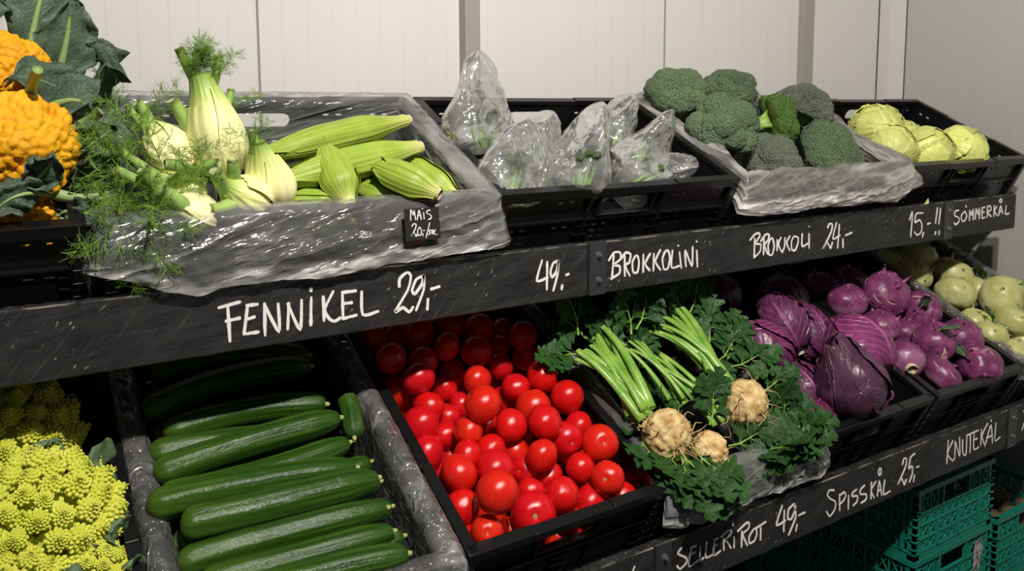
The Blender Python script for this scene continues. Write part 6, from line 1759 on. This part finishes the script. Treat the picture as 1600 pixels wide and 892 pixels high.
# ================================================================ romanesco
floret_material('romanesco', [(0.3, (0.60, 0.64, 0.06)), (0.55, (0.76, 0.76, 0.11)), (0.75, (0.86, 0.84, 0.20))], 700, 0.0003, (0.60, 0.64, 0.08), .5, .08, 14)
blade_material('romanesco_leaf', (0.15, 0.24, 0.12), (0.40, 0.48, 0.26), (0.09, 0.16, 0.08), .5, .4, 6, .9, .05, .0012, .1, .03, 25, .5)
GA = pi * (3 - sqrt(5))
FLO = {}
def floret_bank():
    """a pine-cone shaped floret: knobs in a spiral on a solid cone"""
    for s in range(2):
        mb = MB(); n = 46
        for i in range(n):
            f = (i + .4) / n; a = i * GA
            z = 1.25 * (1 - f ** .55); rr = .92 * f ** .55
            sz = .055 + .150 * f ** .6
            nrm = Vector((cos(a) * .8, sin(a) * .8, .75)).normalized()
            p = Vector((rr * cos(a), rr * sin(a), z))
            T = Matrix.Translation(p) @ nrm.to_track_quat('Z', 'Y').to_matrix().to_4x4()
            V = []
            for q, zz in ((1.0, -.5), (.95, .35), (.55, .95)):
                for j in range(6): V.append(T @ Vector((sz * q * cos(j * pi / 3 + a), sz * q * sin(j * pi / 3 + a), sz * zz)))
            V.append(T @ Vector((0, 0, sz * 1.3)))
            F = [(l * 6 + j, l * 6 + (j + 1) % 6, (l + 1) * 6 + (j + 1) % 6, (l + 1) * 6 + j) for l in range(2) for j in range(6)] + [(12 + j, 12 + (j + 1) % 6, 18) for j in range(6)]
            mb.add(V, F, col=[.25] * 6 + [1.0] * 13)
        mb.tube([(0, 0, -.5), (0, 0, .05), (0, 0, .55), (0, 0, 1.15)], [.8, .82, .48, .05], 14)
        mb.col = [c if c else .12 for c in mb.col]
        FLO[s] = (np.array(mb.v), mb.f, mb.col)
floret_bank()
def romanesco(p, r, axis, label, seed, n=55, name='romanesco'):
    root = empty(name, p, rot_to(axis), label, 'romanesco', 'romanesco heads in their crate')
    rg = random.Random(seed); mb = MB()
    for i in range(n):
        f = (i + .5) / n; a = i * GA
        ph = f ** .60 * 1.85
        d = Vector((sin(ph) * cos(a), sin(ph) * sin(a), cos(ph)))
        R = r * (.15 + .125 * f ** .5) * rg.uniform(.9, 1.15) * (55 / n) ** .4
        q = d * r * (1.0 + .10 * (1 - f)) * rg.uniform(.94, 1.04); q.z *= .92
        dd = (d + Vector((0, 0, .35)) + Vector((rg.uniform(-.2, .2), rg.uniform(-.2, .2), 0))).normalized()
        T = Matrix.Translation(q) @ dd.to_track_quat('Z', 'Y').to_matrix().to_4x4() @ Matrix.Rotation(rg.uniform(0, 6), 4, 'Z') @ Matrix.Scale(R, 4)
        V, F, c = FLO[0]
        Tn = np.array(T)
        W_ = V @ Tn[:3, :3].T + Tn[:3, 3]
        mb.add(W_, F, col=c)
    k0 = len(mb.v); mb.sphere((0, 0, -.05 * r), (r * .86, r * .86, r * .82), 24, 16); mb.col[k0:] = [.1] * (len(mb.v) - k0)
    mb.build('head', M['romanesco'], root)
    s = MB(); s.tube([(0, 0, -.4 * r), (0, 0, -.9 * r), (0, 0, -1.15 * r)], [.5 * r, .35 * r, .3 * r], 14); s.build('stalk', M['rib_pale'], root)
    return root
fr = FR['romanesco']; v = fr.vec
def rl(root, a, b, c, w, nrm, seed, **k): return add_leaf(root, 'leaf', fr(*a), fr(*b), fr(*c), w, v(*nrm), seed, 'romanesco_leaf', k.pop('rib', .0035), **k)
r1 = romanesco(fr(.090, .235, .012), .080, v(-.1, -.35, 1), 'large yellow green romanesco head filling the lower left corner', 1, 62)
rl(r1, (.135, .285, .01), (.158, .275, .05), (.163, .255, .065), .036, (.6, -.5, .6), 1, wave=.012)
rl(r1, (.150, .26, .0), (.168, .235, .03), (.160, .215, .045), .028, (.8, -.4, .5), 2, wave=.012)
rl(r1, (.095, .305, .04), (.100, .31, .075), (.105, .305, .092), .022, (0, -1, .3), 3)
rl(r1, (.03, .30, .0), (.025, .30, .05), (.03, .29, .08), .024, (-.4, -.8, .4), 4)
rl(r1, (.155, .20, -.02), (.170, .185, .01), (.160, .175, .035), .032, (.7, -.5, .5), 5, wave=.012)
rl(r1, (.11, .165, -.02), (.115, .14, .01), (.125, .135, .03), .028, (0, -.8, .6), 6, wave=.014)
rl(r1, (.165, .25, -.03), (.176, .24, .0), (.174, .22, .02), .030, (.9, -.3, .3), 7)
r2 = romanesco(fr(.140, .150, -.005), .034, v(.1, -.4, 1), 'small romanesco at the bottom edge beside the film', 2, 26)
rl(r2, (.155, .145, -.03), (.178, .14, -.0), (.178, .125, .022), .020, (.5, -.7, .5), 8, wave=.012)
rl(r2, (.125, .17, -.03), (.125, .165, .005), (.15, .165, .03), .018, (0, -.7, .6), 9, wave=.012)
r3 = romanesco(fr(.030, .215, .030), .046, v(-.2, -.4, 1), 'small romanesco at the left picture edge, in front of the large one', 3, 30)
r4 = romanesco(fr(.055, .150, .010), .042, v(0, -.4, 1), 'romanesco at the bottom left corner, yellower than its neighbours', 4, 28)
rl(r4, (.085, .16, -.02), (.095, .155, .015), (.10, .165, .035), .018, (.3, -.7, .6), 10)
rl(r3, (.06, .19, .0), (.075, .185, .03), (.085, .195, .055), .016, (.3, -.8, .5), 11)
r5 = romanesco(fr(.060, .400, .005), .075, v(0, .1, 1), 'romanesco head in the dark behind the large lit one', 5, 45)
r6 = romanesco(fr(-.09, .400, .0), .075, v(0, .1, 1), 'romanesco head deepest in the dark, left of another shaded one', 6, 45)

# ================================================================ corn price card
root = empty('price_card', (.573, 1.166, 1.291), (0, 0, 0), 'small black price card reading MAIS 20,-/STK. on the front film', 'price card')
mb = MB(); mb.v = []
th = .0012
V = [(.5415, 1.3433), (.6028, 1.3423), (.6062, 1.2913), (.5439, 1.2914)]
P = [(x - .573, 0, z - 1.291) for x, z in V] + [(x - .573, th, z - 1.291) for x, z in V]
mb.add(P, [(0, 3, 2, 1), (4, 5, 6, 7), (0, 1, 5, 4), (1, 2, 6, 5), (2, 3, 7, 6), (3, 0, 4, 7)]); mb.build('card', M['card_black'], root, False)
w_, Y_, wd_, S_ = W['MAIS 20,-/STK.']
mb = MB()
for si, st in enumerate(S_): ribbon(mb, st, wd_, 1.1658, LRNG, .00006 * (si % 7))
mb.v = [(x - .573, y - 1.166, z - 1.291) for x, y, z in mb.v]
o = mb.build('lettering', M['chalk_white'], root, False); o['label'] = 'white hand painted lettering'

# ================================================================ green crates below
def green_crate(loc, label, sticker=False):
    """open lattice crate, W .37 across the front, .55 deep, .186 high"""
    W_, D_, H = .366, .55, .1855
    root = empty('green_crate', loc, (0, 0, 0), label, 'crate', 'green lattice crates on the floor')
    def wall(L, Mx, handle):
        mb = MB()
        def bx(u0, u1, v0, v1, w0, w1): mb.box(((u0 + u1) / 2, (v0 + v1) / 2, (w0 + w1) / 2), ((u1 - u0) / 2, (v1 - v0) / 2, (w1 - w0) / 2), Mx)
        def bar(a, b, w, w0, w1):
            A = Vector((a[0], a[1])); B = Vector((b[0], b[1])); d = (B - A); l = d.length; d.normalize(); n = Vector((-d.y, d.x)) * w / 2
            P = [A + n, B + n, B - n, A - n]
            mb.add([Mx @ Vector((p.x, p.y, w0)) for p in P] + [Mx @ Vector((p.x, p.y, w1)) for p in P], [(0, 3, 2, 1), (4, 5, 6, 7), (0, 1, 5, 4), (1, 2, 6, 5), (2, 3, 7, 6), (3, 0, 4, 7)])
        h2 = L / 2
        rows_ = (0.0, .012, .050, .088, .120, H - .014, H)
        bx(-h2, h2, 0, .012, -.004, .006); bx(-h2, h2, H - .014, H, -.006, .010); bx(-h2, h2, .016, .019, 0, .007)
        for vv in (.050, .088, .120): bx(-h2, h2, vv - .0028, vv + .0028, -.001, .006)
        for s in (-1, 1):
            bx(s * (h2 - .010) - .010, s * (h2 - .010) + .010, 0, H, -.003, .006)
        n = int(L / .032)
        for i in range(1, n):
            u = -h2 + L * i / n
            if not (handle and abs(u) < .062): bx(u - .0013, u + .0013, .012, H - .012, -.001, .005)
            else: bx(u - .0013, u + .0013, .012, .120, -.001, .005)
            if i % 3 == 0: bx(u - .003, u + .003, .020, .088, 0, .010)
        for r in range(4):
            v0, v1 = ((.012, .050), (.050, .088), (.088, .120), (.120, H - .014))[r]
            for i in range(n):
                u0, u1 = -h2 + L * i / n, -h2 + L * (i + 1) / n
                if handle and r == 3 and abs((u0 + u1) / 2) < .066: continue
                bar((u0, v0), (u1, v1), .0022, -.001, .004)
                bar((u0, v1), (u1, v0), .0022, -.001, .003)
                if r in (0, 2) : bx((u0 + u1) / 2 - .001, (u0 + u1) / 2 + .001, v0, v1, -.001, .0035)
        if handle:
            for s in (-1, 1): bx(s * .062 - .003, s * .062 + .003, .120, H - .012, -.002, .008)
            for s in (-1, 1):
                for k in range(14):
                    a0, a1 = 2 * pi * k / 14, 2 * pi * (k + 1) / 14
                    bar((s * (h2 - .035) + .013 * cos(a0), .145 + .013 * sin(a0)), (s * (h2 - .035) + .013 * cos(a1), .145 + .013 * sin(a1)), .003, -.001, .0055)
        return mb
    for nm, L, ang, off, hd in (('front_panel', W_ - .008, 0, D_ / 2 - .010, True), ('back_panel', W_ - .008, pi, D_ / 2 - .010, True), ('side_panel', D_ - .008, pi / 2, W_ / 2 - .010, False), ('side_panel', D_ - .008, -pi / 2, W_ / 2 - .010, False)):
        Mx = Matrix.Rotation(ang, 4, 'Z') @ Matrix.Translation((0, -off, 0)) @ Matrix(((1, 0, 0, 0), (0, 0, -1, 0), (0, 1, 0, 0), (0, 0, 0, 1)))
        wall(L, Mx, hd).build(nm, M['green_plastic'], root, False)
    b = MB()
    for i in range(9): b.box((-W_ / 2 + .02 + i * (W_ - .04) / 8, 0, .008), (.006, D_ / 2 - .012, .003))
    for j in range(13): b.box((0, -D_ / 2 + .02 + j * (D_ - .04) / 12, .0075), (W_ / 2 - .012, .006, .003))
    b.build('base', M['green_plastic'], root, False)
    for sx in (-1, 1):
        for sy in (-1, 1):
            c = MB()
            for z in np.arange(.03, H - .03, .020): c.box((sx * (W_ / 2 - .008), sy * (D_ / 2 - .008), z), (.0075, .0075, .0016))
            c.box((sx * (W_ / 2 - .011), sy * (D_ / 2 - .011), H / 2), (.0045, .0045, H / 2)); c.build('corner_post', M['green_plastic'], root, False)
    if sticker:
        m, nt, out = mat('torn_label')
        n = noise_tex(nt, coords(nt), 55, 6, .7)
        c = ramp(nt, n, [(.38, (.05, .03, .03)), (.48, (.32, .28, .26)), (.6, (.55, .52, .5))]).outputs[0]
        principled(nt, out, c, .8, .2, bump=n, bump_d=.001)
        s = MB(); rg = random.Random(3); pts = []
        for i in range(12):
            t = i / 11; z = .022 + t * .135
            pts.append((.088 + .012 * t + rg.uniform(-.006, .006), -D_ / 2 + .002, z)); pts.append((.140 + rg.uniform(-.008, .008) - .012 * (1 - t), -D_ / 2 + .002, z))
        n0 = len(pts); pts += [(a, bq - .0006, c_) for a, bq, c_ in pts]
        F = []
        for i in range(11):
            q = 2 * i
            F += [(q, q + 2, q + 3, q + 1), (n0 + q, n0 + q + 1, n0 + q + 3, n0 + q + 2), (q, n0 + q, n0 + q + 2, q + 2), (q + 1, q + 3, n0 + q + 3, n0 + q + 1)]
        s.add(pts, F); so = s.build('torn_label', m, root, False); so['label'] = 'torn dirty white paper remains of a label'
    return root
GX, GY = 2.052, 1.08 + .275
green_crate((GX, GY, .0), 'green lattice crate on the floor, lowest of the stack of three')
green_crate((GX, GY, .1868), 'green lattice crate with a torn paper label, middle of its stack', True)
green_crate((GX, GY, .3736), 'green lattice crate topmost of the stack under the lower board')
green_crate((GX + .392, GY, .0), 'green lattice crate on the floor under the one with potatoes')
green_crate((GX + .392, GY, .1868), 'green lattice crate of potatoes at the bottom right corner')
veg_material('potato_skin', [(.3, (.07, .048, .026)), (.6, (.14, .10, .055)), (.8, (.20, .15, .08))], 22, .8, .2, 90, .001)
rgp = random.Random(12)
POT = []
for i in range(26):
    layer = i // 13; k = i % 13
    x = GX + .392 - .125 + (k % 4) * .082 + rgp.uniform(-.008, .008); y = 1.08 + .065 + (k // 4) * .10 + rgp.uniform(-.01, .01)
    z = .1868 + .040 + layer * .058 + rgp.uniform(0, .010)
    r = rgp.uniform(.032, .042)
    sd = rgp.uniform(0, 50)
    if layer == 1:
        lab = 'brown potato in %s row from the front, %s from the left, bottom right crate' % (ORD[k // 4], ORD[k % 4])
    else: lab = 'brown potato hidden low in the bottom right green crate'
    if layer == 0 and k // 4 > 1: continue
    mb = MB(); mb.sphere((0, 0, 0), (r * 1.15, r * .95, r * .85), 20, 14, lambda d: 1 + .10 * noise.noise(d * 1.5 + Vector((sd, 0, 0))) + .02 * noise.noise(d * 6))
    o = mb.build('potato', M['potato_skin']); o.location = (x, y, z); o.rotation_euler = (rgp.uniform(0, 6), rgp.uniform(-.5, .5), rgp.uniform(0, 6))
    tag(o, lab, 'potato', 'potatoes in the green crate')

# a torn scrap of cabbage leaf left on the board's top edge
root = empty('leaf_scrap', (2.055, 1.207, 1.2485), (0, 0, 0), 'tiny pale scrap of cabbage leaf stuck on top of the shelf board', 'leaf scrap')
add_leaf(root, 'blade', (2.048, 1.207, 1.2482), (2.056, 1.205, 1.252), (2.062, 1.206, 1.262), .005, (0, -1, .3), 3, 'pale_cabbage_leaf', .0, n=8, wave=.002)
